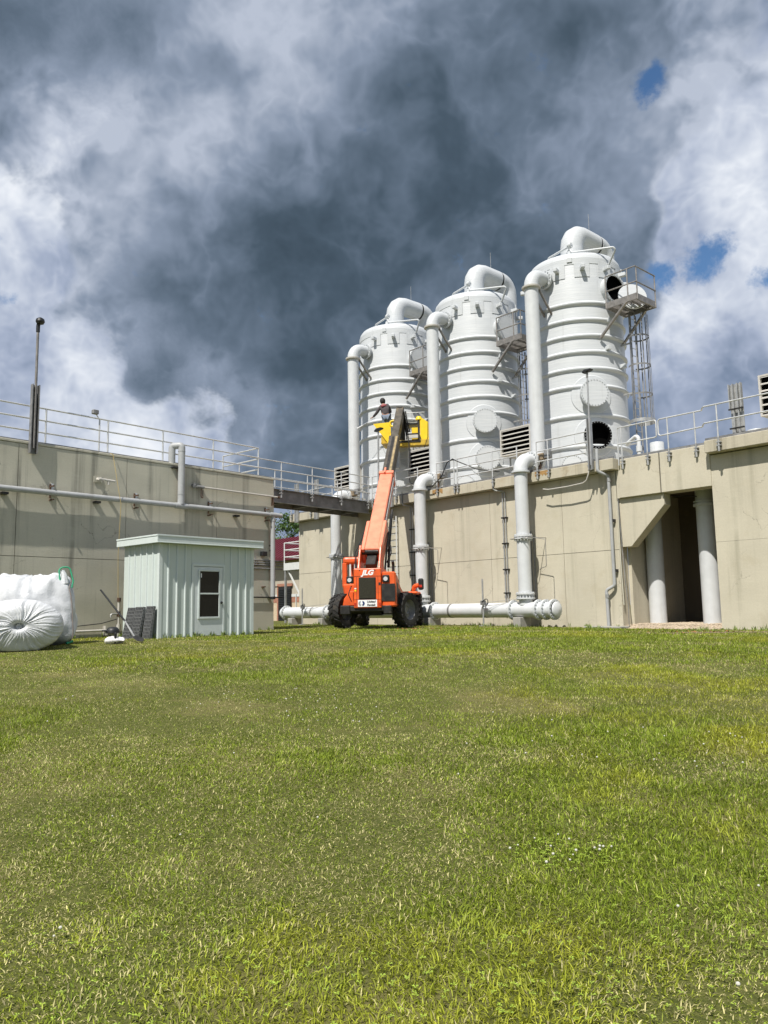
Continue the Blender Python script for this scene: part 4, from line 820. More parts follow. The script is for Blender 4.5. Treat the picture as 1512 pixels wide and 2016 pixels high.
# ================================================================== LIFT TRUCK (rear towards us)
T = LT = thing('telescopic_lift_truck', 'orange telescopic lift truck with its boom raised, seen from behind', 'lift truck', FT, (0, 0, 0), local=True)
def prx(T_, poly, y0, y1, name, m, bevel=.02, parent=None):   # polygon in x,z extruded along y
    return part(T_, MB().prism(poly, (0, y0, 0), (1, 0, 0), (0, 0, 1), (0, 1, 0), y1 - y0), name, m, bevel, parent)
def pry(T_, poly, x0, x1, name, m, bevel=.02, parent=None):   # polygon in y,z extruded along x
    return part(T_, MB().prism(poly, (x0, 0, 0), (0, 1, 0), (0, 0, 1), (1, 0, 0), x1 - x0), name, m, bevel, parent)
def wheel(x, y, steer, side):
    R, W = .635, .44
    mb = MB(); prof = [(.36, -W * .42), (.50, -W * .5), (.58, -W * .48), (.60, -W * .36), (.60, W * .36), (.58, W * .48), (.50, W * .5), (.36, W * .42)]
    mb.lathe(prof, 40, (0, 0, 0), (1, 0, 0)); tyre = mb
    n = 18
    for k in range(n):
        for sd in (-1, 1):
            a = 2 * math.pi * (k + (.5 if sd > 0 else 0)) / n; da = .20
            def q(x_, ang, r_): return (x_, r_ * math.cos(ang), r_ * math.sin(ang))
            V = []
            for r_ in (.585, R):
                V += [q(sd * W * .54, a - .085 + da, r_ - .02), q(sd * W * .54, a + .085 + da, r_ - .02), q(sd * .02, a + .07, r_), q(sd * .02, a - .07, r_)]
            tyre.add(V, [(0, 1, 2, 3), (7, 6, 5, 4), (0, 4, 5, 1), (1, 5, 6, 2), (2, 6, 7, 3), (3, 7, 4, 0)])
    ty = tyre.build('wheel', 'rubber', LT); ty.location = (x, y, R); ty.rotation_euler = (0, 0, R_(steer))
    rim = MB().lathe([(0, .03), (.12, .03), (.15, .07), (.16, .05), (.30, .02), (.335, .10), (.36, .18), (.375, .18), (.375, -.18), (.34, -.16), (.30, -.02), (0, -.02)], 32, (0, 0, 0), (side, 0, 0)).build('rim', 'galv_dark', ty)
    return ty
wheel(-1.16, 0, -24, -1); wheel(1.14, 0, -24, 1); wheel(-1.10, 3.3, 4, -1); wheel(1.10, 3.3, 4, 1)
part(T, MB().cyl((-1.0, 0, .635), (1.0, 0, .635), .14, 14).box(-.3, .3, -.22, .25, .45, .82), 'rear_axle', 'black_steel'); part(T, MB().cyl((-1.0, 3.3, .635), (1.0, 3.3, .635), .14, 14).box(-.3, .3, 3.1, 3.5, .45, .82), 'front_axle', 'black_steel')
part(T, MB().box(-.52, .52, -.55, 3.9, .62, 1.05), 'chassis', 'black_steel', .03)
part(T, MB().box(-1.0, .78, -1.05, -.78, .60, .80).box(-1.02, -.66, -1.10, -.74, .50, .82).box(.52, .80, -1.08, -.74, .50, .80), 'rear_bumper', 'black_steel', .03)
rear = part(T, MB().box(-.52, .46, -1.12, .10, .72, 2.10), 'counterweight', 'orange', .035, seg=2)
part(T, MB().box(-.33, .27, -1.15, -1.121, 1.03, 1.78), 'radiator_surround', 'black_steel', .01, parent=rear)
part(T, MB().box(-.30, .24, -1.158, -1.151, 1.06, 1.75), 'radiator_core', 'radiator', parent=rear)
fins = MB()
for k in range(20): x = -.29 + .52 * k / 19; fins.box(x - .006, x + .006, -1.175, -1.159, 1.06, 1.75)
part(T, fins, 'radiator_fins', 'radiator', parent=rear, stuff=True)
part(T, MB().box(-.37, .31, -1.138, -1.122, .76, 1.00), 'sign_plate', 'white_print', .004, parent=rear)
MX = lambda x, y, z: Matrix.Translation((x, y, z)) @ Matrix.Rotation(R_(90), 4, 'X')
text_part(T, 'JLG', 'lettering', 'white_print', MX(-.02, -1.124, 1.94), .24, rear, shear=.28, offset=.012, sx=1.1)
text_part(T, 'United', 'lettering', 'ink', MX(.10, -1.14, .935), .10, rear, shear=.2, offset=.003, sx=1.1); text_part(T, 'Rentals', 'lettering', 'ink', MX(.10, -1.14, .825), .10, rear, shear=.2, offset=.003, sx=1.0)
def disc(x, z, r0, a0, a1, m, y, r1=0):
    n = 20; A = [(x + r0 * math.cos(t), z + r0 * math.sin(t)) for t in np.linspace(a0, a1, n)]
    return part(LT, MB().prism(A, (0, y, 0), (1, 0, 0), (0, 0, 1), (0, 1, 0), .004), 'emblem', m, parent=rear)
disc(-.265, .88, .085, math.pi * .5, math.pi * 1.5, 'grey_print', -1.1445); disc(-.21, .88, .085, -math.pi * .5, math.pi * .5, 'blue_print', -1.1445); disc(-.235, .88, .045, 0, 2 * math.pi, 'white_print', -1.149)
for (x0, x1, z0, z1) in ((-.50, .44, 1.815, 1.825), (-.50, .44, 1.012, 1.020), (-.415, -.405, .76, 1.80), (.345, .355, .76, 1.80)):
    part(T, MB().box(x0, x1, -1.126, -1.119, z0, z1), 'panel_seam', 'black_steel', parent=rear)
part(T, MB().box(-.49, -.42, -1.127, -1.1215, 1.30, 1.36), 'warning_sticker', 'yellow', parent=rear); part(T, MB().box(-.49, -.42, -1.127, -1.1215, 1.38, 1.42), 'warning_sticker', 'white_print', parent=rear); part(T, MB().box(.37, .44, -1.127, -1.1215, 1.50, 1.60), 'warning_sticker', 'ink', parent=rear)
for x in (-.47, .41): part(T, MB().box(x - .03, x + .03, -1.13, -1.1215, .80, .90), 'reflector', 'red_lens', parent=rear)
for x in (-.30, .24): part(T, MB().cyl((x, -1.13, 2.03), (x, -1.121, 2.03), .02, 8), 'bolt_head', 'black_steel', parent=rear)
part(T, MB().tube(fillet([(-.62, -1.0, .95), (-.72, -1.08, 1.2), (-.62, -1.0, 1.5)], .08), .016, 6), 'grab_handle', 'black_steel')
part(T, MB().tube(fillet([(.80, -.5, 1.8), (.80, -.5, 2.25), (.80, -.62, 2.36)], .08), .05, 10), 'exhaust_pipe', 'black_steel')
for k, (x, dz) in enumerate(((-.46, 0), (-.50, .12), (.40, .05))): part(T, MB().tube(fillet([(x, -.9, 2.12), (x - .04, -.7, 2.55 + dz), (x, .1, 3.0 + dz), (x + .02, .7, 3.45 + dz)], .25), .018, 6), 'hydraulic_hose', 'black_plastic')
# hood flare on the right, engine pod
pry(T, [(-1.05, .75), (-1.05, 1.98), (-.6, 1.86), (.1, 1.50), (.9, 1.30), (2.4, 1.22), (2.4, .75)], .465, .96, 'engine_hood', 'orange', .05)
pry(T, [(-.80, .85), (-.80, 1.60), (-.45, 1.55), (-.45, .85)], .96, .972, 'hood_grille', 'black_steel', .004); pry(T, [(-.35, .9), (-.35, 1.40), (.6, 1.18), (.6, .9)], .96, .972, 'hood_grille', 'black_steel', .004)
part(T, MB().box(.47, .94, -1.075, -1.052, .95, 1.55), 'hood_grille', 'black_steel', .004)
part(T, MB().box(.60, 1.30, 2.2, 3.5, 1.22, 1.34), 'front_fender', 'orange', .05); part(T, MB().tube(fillet([(1.0, 3.0, 1.3), (1.10, 2.95, 1.55), (1.30, 2.9, 1.60)], .1), .09, 10), 'mirror_arm', 'orange')
part(T, MB().box(1.26, 1.48, 2.82, 2.94, 1.40, 1.86), 'mirror', 'black_plastic', .05); part(T, MB().box(1.31, 1.42, 2.80, 2.818, 1.50, 1.60), 'tail_lamp', 'red_lens', .005)
for sx, zz in ((-.66, 1.70), (.62, 1.72)):
    lm = part(T, MB().box(sx - .12, sx + .12, -1.12, -.90, zz - .12, zz + .13), 'work_lamp', 'black_plastic', .02); part(T, MB().cyl((sx, -1.145, zz), (sx, -1.121, zz), .075, 20), 'lens', 'lens', parent=lm)
# cab on the left: roof, posts, lower shell
cab = part(T, MB().box(-1.26, -.50, .45, 1.95, 2.36, 2.62), 'cab_roof', 'orange', .08, seg=2)
for (x, y) in ((-1.19, .54), (-1.19, 1.86), (-.56, .54), (-.56, 1.86)): part(T, MB().box(x - .085, x + .085, y - .08, y + .08, 1.5, 2.40), 'cab_post', 'orange', .02, parent=cab)
for x in (-.98, -.80): part(T, MB().box(x - .03, x + .03, .5, .54, 1.6, 2.38), 'cab_bar', 'white_steel', parent=cab)
prx(T, [(-1.27, 1.62), (-.45, 1.62), (-.45, .80), (-.95, .80), (-1.20, 1.15)], .42, 2.0, 'cab_shell', 'orange', .05); part(T, MB().box(-1.02, -.6, 1.2, 1.75, 1.62, 2.15), 'seat', 'black_plastic', .05)
prx(T, [(-1.05, .80), (-.53, .80), (-.53, 1.35), (-.80, 1.32), (-1.0, 1.05)], -.55, .40, 'step_fender', 'orange', .03)
# boom support frame and boom
for sx in (-.40, .34): part(T, MB().prism([(-1.02, 2.10), (-.15, 2.10), (-.25, 2.85), (-.62, 2.95)], (sx, 0, 0), (0, 1, 0), (0, 0, 1), (1, 0, 0), .07), 'boom_support', 'orange', .015)
part(T, MB().cyl((-.36, -.45, 2.72), (.36, -.45, 2.72), .11, 16), 'pivot_pin', 'black_steel')
bp0, bp1 = Vector((.03, -.55, 2.45)), Vector((.03, 7.55, 9.98)); bax = (bp1 - bp0).normalized(); bup = Vector((1, 0, 0)).cross(bax).normalized()
def bpt(t, side=0, up=0): return bp0 + (bp1 - bp0) * t + Vector((side, 0, 0)) + bup * up
def section(t0, t1, w, h, name, m, parent=None, wall=.03, bevel=.015):
    return part(T, MB().beam(bpt(t0), bpt(t1), w, h, bup), name, m, bevel, parent)
b1 = section(.02, .475, .52, .60, 'boom', 'orange_faded', bevel=.03)
for sx in (-.31, .31): part(T, MB().beam(bpt(.015, sx), bpt(.17, sx), .13, .66, bup), 'boom_side_plate', 'orange_faded', .02, parent=b1)
part(T, MB().beam(bpt(.462), bpt(.478), .60, .70, bup), 'boom_collar', 'orange_faded', .012, parent=b1)
part(T, MB().beam(bpt(.46, -.05, .36), bpt(.492, -.05, .36), .07, .10, bup), 'wear_pad', 'orange_faded', .01, parent=b1); part(T, MB().beam(bpt(-.03, 0, -.12), bpt(.03, 0, -.12), .36, .34, bup), 'boom_end', 'black_steel', .02, parent=b1)
b2 = section(.478, .74, .42, .48, 'middle_section', 'boom_steel'); b3 = section(.74, 1.0, .34, .40, 'inner_section', 'boom_steel')
part(T, MB().beam(bpt(.48, -.02, .25), bpt(.74, -.02, .25), .10, .03, bup), 'hose_track', 'black_steel', parent=b2); part(T, MB().beam(bpt(.48, .13, .25), bpt(.74, .13, .25), .09, .04, bup), 'hose_track', 'tan_dirty', parent=b2)
part(T, MB().beam(bpt(.73), bpt(.75), .44, .50, bup), 'section_collar', 'boom_steel', .01, parent=b3)
tip = bpt(1.0)
part(T, MB().prism([(-.25, .12), (.18, .14), (.45, -.55), (.55, -1.35), (.20, -1.40), (.02, -.6)], (tip.x - .13, tip.y, tip.z), (0, 1, 0), (0, 0, 1), (1, 0, 0), .26), 'gooseneck', 'black_steel', .03, parent=b3)
for sx in (.20, .27): part(T, MB().tube([bpt(.97, sx, .1), (tip.x + sx, tip.y + .2, tip.z - .5), (tip.x + sx + .1, tip.y + .4, tip.z - 1.0)], .03, 8), 'hydraulic_hose', 'black_plastic', parent=b3)
part(T, MB().cyl((tip.x + .15, tip.y + .1, tip.z - .25), (tip.x + .22, tip.y + .45, tip.z - 1.15), .06, 10), 'tilt_cylinder', 'black_steel', parent=b3)
part(T, MB().tube(fillet([(.42, -.1, 1.9), (.46, .2, 2.9), (.44, 1.0, 3.6), (.40, 1.7, 4.3)], .3), .035, 8), 'hydraulic_hose', 'black_plastic'); part(T, MB().tube([(.50, .3, 2.2), (.46, .9, 3.2), (.42, 1.9, 4.5)], .05, 10), 'lift_cylinder', 'black_steel')
part(T, MB().tube(fillet([(.48, .1, 2.35), (.66, .0, 2.7), (.55, .5, 3.05), (.42, .7, 2.8)], .15), .03, 8), 'hydraulic_hose', 'black_plastic')
part(T, MB().beam(bpt(.17, .29, .05), bpt(.46, .29, .05), .03, .16, bup), 'side_lattice', 'galv', parent=b1)

# work platform on the forks
WP = thing('work_platform', 'yellow work platform hung on the boom tip by the first tower', 'platform', FT, (0, 8.1, 8.43), local=True)
T = WP
part(T, MB().box(-.95, 1.35, -.45, .75, 0, .06), 'floor', 'yellow_dirty', .01)
part(T, MB().box(-.25, 1.35, -.50, -.42, -.16, .10), 'fork_pocket', 'yellow_dirty', .01)
part(T, MB().prism([(-1.32, .98), (-.48, 1.02), (-.46, .08), (-.62, .02)], (0, -.46, 0), (1, 0, 0), (0, 0, 1), (0, 1, 0), .035), 'side_plate', 'yellow', .006)
part(T, MB().prism([(.92, 1.05), (1.05, 1.12), (1.46, .80), (1.46, -.12), (1.05, -.10), (.92, .30)], (0, -.47, 0), (1, 0, 0), (0, 0, 1), (0, 1, 0), .05), 'side_plate', 'yellow', .006)
part(T, MB().prism([(-.45, .10), (-.45, .95), (.70, .95), (.70, .10)], (1.46, 0, 0), (0, 1, 0), (0, 0, 1), (1, 0, 0), .03), 'end_plate', 'yellow', .006)
part(T, MB().box(.52, .90, -.44, -.41, .12, .70), 'rear_plate', 'yellow', .006)
fr = MB(); fr.box(.26, .32, -.52, -.46, .12, .92).box(.82, .9, -.54, -.46, .0, .98).box(.32, .82, -.52, -.46, .84, .92).box(.32, .82, -.53, -.46, .34, .42); part(T, fr, 'carriage_frame', 'black_steel', .01)
part(T, MB().box(.32, .84, -.62, -.54, .16, .32), 'toe_board', 'tan_vent', .01); part(T, MB().box(-.42, .95, -.53, -.47, -.02, .08), 'carriage_bar', 'black_steel', .01)
for x in (-.30, 0.0, .2, .4, .6, .8, 1.0): part(T, MB().cyl((x, .72, .06), (x, .72, 1.72), .012, 6), 'guard_bar', 'galv')
for z in (1.02, 1.72): part(T, MB().tube([(-.9, .72, z), (1.02, .72, z)], .016, 6), 'guard_rail', 'galv')
part(T, MB().tube([(-.9, .72, .06), (-.9, .72, 1.72)], .018, 6), 'guard_post', 'galv'); part(T, MB().tube(fillet([(-.3, -.44, 1.1), (-.5, -.44, 1.05), (-.5, -.44, .85), (-.3, -.44, .80)], .09), .05, 8), 'grab_ring', 'yellow')
part(T, MB().box(-.95, -.38, -.40, .40, .061, .365), 'step_box', 'yellow_dirty', .02); part(T, MB().box(.25, 1.1, -.2, .5, .88, 1.02), 'tool_tray', 'sage', .03); part(T, MB().tube([(1.3, -.48, .9), (1.28, -.5, .2), (1.1, -.5, -.3), (1.05, -.45, -1.2)], .012, 5), 'cable', 'black_plastic')
H = thing('beacon', 'small yellow beacon at the right end of the work platform', 'beacon', FT, (.86, 7.75, 9.5), local=True)
part(H, MB().lathe([(0, .20), (.10, .17), (.16, .08), (.17, 0), (0, 0)], 16), 'dome', 'yellow'); part(H, MB().cyl((0, 0, -.1), (0, 0, 0), .05, 8).box(-.04, .12, -.04, .04, -.14, -.08), 'base', 'black_steel')

# ================================================================== PERSON
def skin_obj(name, m, pts, edges, radii, root, parent, lvl=1):
    me = bpy.data.meshes.new(name); me.from_pydata(pts, edges, []); o = bpy.data.objects.new(name, me); col.objects.link(o)
    md = o.modifiers.new('skin', 'SKIN'); md.use_smooth_shade = True
    if not me.skin_vertices: 
        bpy.context.view_layer.objects.active = o
    sv = me.skin_vertices[0].data
    for i, r_ in enumerate(radii):
        sv[i].radius = (r_, r_) if not isinstance(r_, tuple) else r_
        sv[i].use_root = (i == root)
    ss = o.modifiers.new('sub', 'SUBSURF'); ss.levels = lvl; ss.render_levels = lvl
    dg = bpy.context.evaluated_depsgraph_get(); me2 = bpy.data.meshes.new_from_object(o.evaluated_get(dg)); bpy.data.objects.remove(o, do_unlink=True)
    me2.name = name; me2.materials.clear(); me2.materials.append(MATS[m]); me2.polygons.foreach_set('use_smooth', [True] * len(me2.polygons))
    o = bpy.data.objects.new(name, me2); col.objects.link(o); o.parent = parent; return o
PE = thing('person', 'person in a dark shirt with red shoulders spraying from the yellow platform', 'person', FT, (-.66, 8.0, 8.80), local=True); PE.scale = (1.13, 1.13, 1.10); PE.rotation_euler[1] = R_(-4)
J = {'pel': (0, 0, .95), 'waist': (-.02, .03, 1.10), 'chest': (-.06, .06, 1.34), 'neckb': (-.09, .07, 1.48), 'neck': (-.10, .09, 1.55), 'head': (-.11, .11, 1.64), 'crown': (-.12, .12, 1.74),
     'sl': (-.25, .05, 1.40), 'el': (-.42, .10, 1.17), 'wl': (-.60, .22, 1.05), 'hl': (-.67, .26, 1.03), 'sr': (.10, .08, 1.43), 'er': (.17, .22, 1.18), 'wr': (.02, .42, 1.10), 'hr': (-.05, .47, 1.10),
     'hipl': (-.10, 0, .90), 'kl': (-.12, .04, .49), 'al': (-.13, 0, .09), 'tl': (-.15, .18, .04), 'hipr': (.10, 0, .90), 'kr': (.12, .04, .49), 'ar': (.13, 0, .09), 'tr': (.15, .18, .04)}
def chain(keys, edges, rad, name, m, root, lvl=2):
    ix = {k: i for i, k in enumerate(keys)}; return skin_obj(name, m, [J[k] for k in keys], [(ix[a], ix[b]) for a, b in edges], [rad[k] for k in keys], ix[root], PE, lvl)
E_ = [('pel', 'waist'), ('waist', 'chest'), ('chest', 'neckb'), ('neckb', 'neck'), ('neck', 'head'), ('head', 'crown'), ('chest', 'sl'), ('sl', 'el'), ('el', 'wl'), ('wl', 'hl'), ('chest', 'sr'), ('sr', 'er'), ('er', 'wr'), ('wr', 'hr'),
      ('pel', 'hipl'), ('hipl', 'kl'), ('kl', 'al'), ('al', 'tl'), ('pel', 'hipr'), ('hipr', 'kr'), ('kr', 'ar'), ('ar', 'tr')]
RD = dict(pel=.13, waist=.12, chest=.14, neckb=.075, neck=.058, head=.095, crown=.075, sl=.065, el=.045, wl=.030, hl=.036, sr=.065, er=.045, wr=.030, hr=.036, hipl=.095, kl=.06, al=.042, tl=.04, hipr=.095, kr=.06, ar=.042, tr=.04)
chain(list(J), E_, RD, 'body', 'skin', 'pel')
sk = ['pel', 'waist', 'chest', 'neckb', 'sl', 'el', 'wl', 'sr', 'er', 'wr']
chain(sk, [('pel', 'waist'), ('waist', 'chest'), ('chest', 'neckb'), ('chest', 'sl'), ('sl', 'el'), ('el', 'wl'), ('chest', 'sr'), ('sr', 'er'), ('er', 'wr')], dict(pel=.165, waist=.155, chest=.175, neckb=.10, sl=.095, el=.068, wl=.05, sr=.095, er=.068, wr=.05), 'shirt', 'shirt', 'pel')
J['yl'] = (-.22, .03, 1.42); J['ym'] = (-.07, .02, 1.46); J['yr'] = (.08, .04, 1.44); J['ymd'] = (-.06, .0, 1.36)
chain(['yl', 'ym', 'yr', 'ymd'], [('yl', 'ym'), ('ym', 'yr'), ('ym', 'ymd')], dict(yl=.085, ym=.115, yr=.085, ymd=.125), 'red_yoke', 'shirt_red', 'ym')
chain(['pel', 'hipl', 'kl', 'al', 'hipr', 'kr', 'ar'], [('pel', 'hipl'), ('hipl', 'kl'), ('kl', 'al'), ('pel', 'hipr'), ('hipr', 'kr'), ('kr', 'ar')], dict(pel=.15, hipl=.12, kl=.085, al=.07, hipr=.12, kr=.085, ar=.07), 'trousers', 'jeans', 'pel')
hm = MB(); hc = Vector((-.115, .10, 1.68))
hm.lathe([(0, .135), (.06, .125), (.10, .085), (.118, .03), (.115, -.04), (.095, -.10), (.07, -.12)], 20, hc, (-.06, .03, 1)); part(PE, hm, 'hair', 'hair')
for kx, sgn in (('hl', 1),):
    hx = Vector(J[kx])
    for q, (dx, dz, ln) in enumerate(((-.05, .02, .075), (-.05, .006, .085), (-.05, -.008, .08), (-.045, -.02, .065))):
        a = hx + Vector((-.015, .0, dz)); part(PE, MB().tube([a, a + Vector((-.03, .015, -.006)), a + Vector((-.045, .02, -.035))], [.010, .009, .007], 6), 'finger', 'skin')
    part(PE, MB().tube([hx + Vector((.01, -.02, 0)), hx + Vector((-.01, -.04, -.015)), hx + Vector((-.035, -.03, -.03))], [.011, .010, .008], 6), 'thumb', 'skin')
part(PE, MB().box(-.19, -.09, -.09, .22, 0, .07).box(.08, .18, -.09, .22, 0, .07), 'shoes', 'black_plastic', .02)
SW = thing('spray_wand', 'thin white spray wand held out by the person', 'wand', FT, (-1.40, 8.28, 9.87), local=True)
part(SW, MB().tube([(.08, 0, 0), (-.55, .10, -.30)], .012, 6), 'lance', 'white_pipe'); part(SW, MB().tube([(-.55, .10, -.30), (-.85, .14, -.45)], [.02, .035], 8), 'roller', 'white_print')

# ================================================================== BULK BAGS, SHOVEL
FW = Fr((0, 0), 0)
def gzf(x, y): return float(gz(x, y))
def bagmesh(w, d, h, seed, p=3.2, wr=.05, nu=120, nv=70, fold=None):
    V = []; Fc = []
    for j in range(nv + 1):
        ph = -math.pi / 2 + math.pi * j / nv
        for i in range(nu):
            th = 2 * math.pi * i / nu; ct, st_, cp, sp = math.cos(th), math.sin(th), math.cos(ph), math.sin(ph)
            k = (abs(cp * ct) ** p + abs(cp * st_) ** p + abs(sp) ** p) ** (-1 / p); n = Vector((ct * cp, st_ * cp, sp)) * k
            P = Vector((n.x * w / 2, n.y * d / 2, n.z * h / 2 + h / 2))
            q = P * 2.2 + Vector((seed, seed, 0)); dd = wr * (mn.noise(q) * .9 + .5 * mn.ridged_multi_fractal(P * 1.7 + Vector((seed, 3, 1)), 1, 2.2, 4, 1, 2) - .55) + wr * .5 * mn.noise(Vector((th * 7 + seed, P.z * 1.2, 0)))
            P += n.normalized() * dd
            if fold: P = fold(P, th, ph)
            V.append(P)
    for j in range(nv):
        for i in range(nu): Fc.append((j * nu + i, j * nu + (i + 1) % nu, (j + 1) * nu + (i + 1) % nu, (j + 1) * nu + i))
    return MB().add(V, Fc, True)
bx, by = -8.48, 18.6
T = thing('bulk_bag', 'tall white woven bulk bag with a green lifting loop', 'bag', FW, (bx, by, gzf(bx, by) - .03), local=True, rz=28)
def topfold(P, th, ph):
    if P.z > 1.25: P.z += .16 * (abs(P.x) / .8) ** 2 - .05 + .05 * mn.noise(Vector((P.x * 4, P.y * 4, 3)))
    if P.z < .12: P.z = max(P.z, .0)
    s_ = 1 - .16 * max(0, (P.z - .5)) ; P.x *= s_ + .02; P.y *= s_; return P
bb = bagmesh(1.95, 1.7, 1.72, 5.2, 4.0, .085, fold=topfold); part(T, bb, 'bag_body', 'bag')
def corner(z, d=(.74, -.67), out=.006):
    c = [Vector(p) for p in bb.v if abs(p[2] - z) < .06]; p = max(c, key=lambda q: q.x * d[0] + q.y * d[1]); return Vector((p.x + d[0] * out, p.y + d[1] * out, z))
part(T, MB().tube([corner(z) for z in (1.55, 1.38, 1.2, 1.0, .8, .6, .4, .2, .08)], .013, 6), 'seam_cord', 'seam')
c0 = corner(1.52); c1 = corner(1.40, (.95, -.3)); c2 = corner(1.40, (.3, -.95))
part(T, MB().tube(fillet([c0 + Vector((-.16, .02, -.06)), c0 + Vector((-.20, .05, .34)), c0 + Vector((.04, .05, .36)), c0 + Vector((.13, .02, .02)), c0 + Vector((.10, .0, -.14))], .10), .018, 8), 'lifting_loop', 'green_strap'); part(T, MB().tube([c0 + Vector((-.06, .06, -.05)), c0 + Vector((-.08, .08, .18)), c0 + Vector((-.12, .10, .28))], [.10, .07, .05], 8), 'tied_corner', 'bag')
part(T, MB().tube([corner(.07, (.4, -.9), .01), corner(.09, out=.01), corner(.12, (.95, -.3), .01)], .03, 8), 'green_strap', 'green_strap')
fx, fy = -8.12, 17.15
T = thing('tied_bulk_bag', 'round white bulk bag lying on its side with a tied end', 'bag', FW, (fx, fy, gzf(fx, fy) - .04), local=True, rz=26)
V = []; Fc = []; nu, nv = 220, 46; Rb, Hb = .80, .60
prof = []
for j in range(nv + 1):
    t = j / nv
    if t < .62: rr = Rb * (t / .62) ** .9 * 1.0; yy = -.75 - .30 * math.sqrt(max(0, 1 - (rr / Rb) ** 2)) ** .9 + .20 * math.exp(-(rr / .10) ** 2)
    else: k = (t - .62) / .38; rr = Rb * (1 - .10 * k * k); yy = -.75 + 1.25 * k
    prof.append((rr, yy))
for j, (rr, yy) in enumerate(prof):
    for i in range(nu):
        a = 2 * math.pi * i / nu; q = min(1, rr / .3) * max(0, 1 - .55 * (rr / Rb)) if j < nv * .62 else .3
        aw = a + .22 * mn.noise(Vector((math.cos(a) * 1.3, math.sin(a) * 1.3, rr * 2.2))); f_ = .032 * q * (.5 + .9 * abs(mn.noise(Vector((math.cos(a) * 1.2, math.sin(a) * 1.2, 7))))) * (mn.noise(Vector((math.cos(aw) * 7, math.sin(aw) * 7, 2 + yy * .9))) + .8 * mn.noise(Vector((math.cos(aw) * 19, math.sin(aw) * 19, 5 + rr * 1.5))) + .5 * mn.noise(Vector((math.cos(aw) * 34, math.sin(aw) * 34, rr * 3)))) + .025 * mn.noise(Vector((rr * 3 * math.cos(a), rr * 3 * math.sin(a), 9)))
        x = (rr + f_ * .6) * math.cos(a) * 1.12; z = (rr + f_ * .6) * math.sin(a) * .72
        if z < -.52: z = -.52 - (z + .52) * -.15
        V.append((x, yy - f_ * 1.2, z + .56))
for j in range(nv):
    for i in range(nu): Fc.append((j * nu + i, j * nu + (i + 1) % nu, (j + 1) * nu + (i + 1) % nu, (j + 1) * nu + i))
part(T, MB().add(V, Fc, True), 'bag_body', 'bag')
kn = MB()
for k in range(9):
    a = k * .7; kn.tube([(0, -.86, .56), (.03 * math.cos(a), -.93, .56 + .03 * math.sin(a)), (.06 * math.cos(a), -.97, .56 + .05 * math.sin(a))], [.03, .022, .008], 6)
part(T, kn, 'tied_knot', 'bag')
sx_, sy_ = -6.35, 18.35
T = thing('small_sack', 'small crumpled white sack with a black cap on it', 'sack', FW, (sx_, sy_, gzf(sx_, sy_)), local=True)
part(T, bagmesh(.46, .40, .15, 9.1, 2.0, .09, 48, 26), 'sack', 'pinkbag'); 
part(T, MB().lathe([(0, .40), (.10, .385), (.15, .33), (.16, .25), (0, .22)], 18, (-.10, 0, .0)).box(-.32, -.10, -.13, .13, .29, .33).box(.0, .05, -.2, -.14, .02, .26), 'cap', 'black_plastic', .015)
T = thing('shovel', 'shovel with a black handle leaning on the bulk bag', 'shovel', FW, (-6.0, 18.6, gzf(-6, 18.6)), local=True)
part(T, MB().tube([(-.95, .25, 1.28), (-.26, .02, .52)], .022, 10), 'handle', 'black_plastic'); part(T, MB().tube([(-.26, .02, .52), (.0, -.06, .15)], [.02, .024], 10), 'shaft', 'galv')
part(T, MB().prism([(-.10, 0), (.10, .02), (.12, .24), (.0, .33), (-.12, .24)], (.0, -.05, .16), (.45, .85, .12), (.75, -.40, -.42), (0.2, -.1, .9), .012), 'blade', 'black_steel', .004)

# ================================================================== BACKGROUND: red-roofed building, stair landing, tree
T = thing('brick_building', 'brick and stucco building with a red metal roof behind the bridge', 'building', FR, (-34, 7.0, 0))
U0, U1 = -48, -27
part(T, MB().box(U0, U1, 7.0, 15, 1.90, 4.30), 'upper_wall', 'stucco'); part(T, MB().box(U0, U1, 6.96, 14.9, 1.72, 1.90), 'pale_band', 'white_steel'); part(T, MB().box(U0, U1, 6.98, 14.9, 1.36, 1.72), 'brick_band', 'brick'); part(T, MB().box(U0, U1, 7.0, 14.9, -.3, 1.36), 'lower_wall', 'block_tan')
rf = part(T, MB().prism([(6.2, 4.20), (6.2, 4.34), (9.2, 6.15), (15.4, 4.34), (15.4, 4.20)], (U0 - .4, 0, 0), (0, 1, 0), (0, 0, 1), (1, 0, 0), U1 - U0 + .8), 'roof', 'red_roof')
for k in range(46):
    x = U0 - .3 + .47 * k; part(T, MB().prism([(6.2, 4.342), (6.2, 4.39), (9.2, 6.20), (9.2, 6.152)], (x, 0, 0), (0, 1, 0), (0, 0, 1), (1, 0, 0), .04), 'roof_seam', 'red_roof', parent=rf)
part(T, MB().box(U0 - .4, U1 + .4, 6.14, 6.198, 4.16, 4.36), 'gutter', 'red_roof', parent=rf)
wv = part(T, MB().box(-34.25, -32.75, 6.9, 6.97, -.2, 2.45), 'louvred_window', 'black_steel')
part(T, MB().box(-34.4, -32.6, 6.88, 6.955, 2.452, 2.64).box(-34.4, -34.26, 6.88, 6.955, -.2, 2.45), 'brick_surround', 'brick', parent=wv)
for k in range(20): part(T, MB().prism([(0, 0), (0, .02), (.05, .07), (.05, .05)], (-34.23, 6.85, -.1 + .122 * k), (0, 1, 0), (0, 0, 1), (1, 0, 0), 1.46), 'louvre_slat', 'black_plastic', parent=wv)
T = thing('stair_landing', 'white steel stair landing with handrails left of the tower building', 'landing', FR, (-24.0, 2.5, 0))
X0, X1, Y0, Y1, Z = -25.7, -22.01, 1.6, 3.4, 3.36
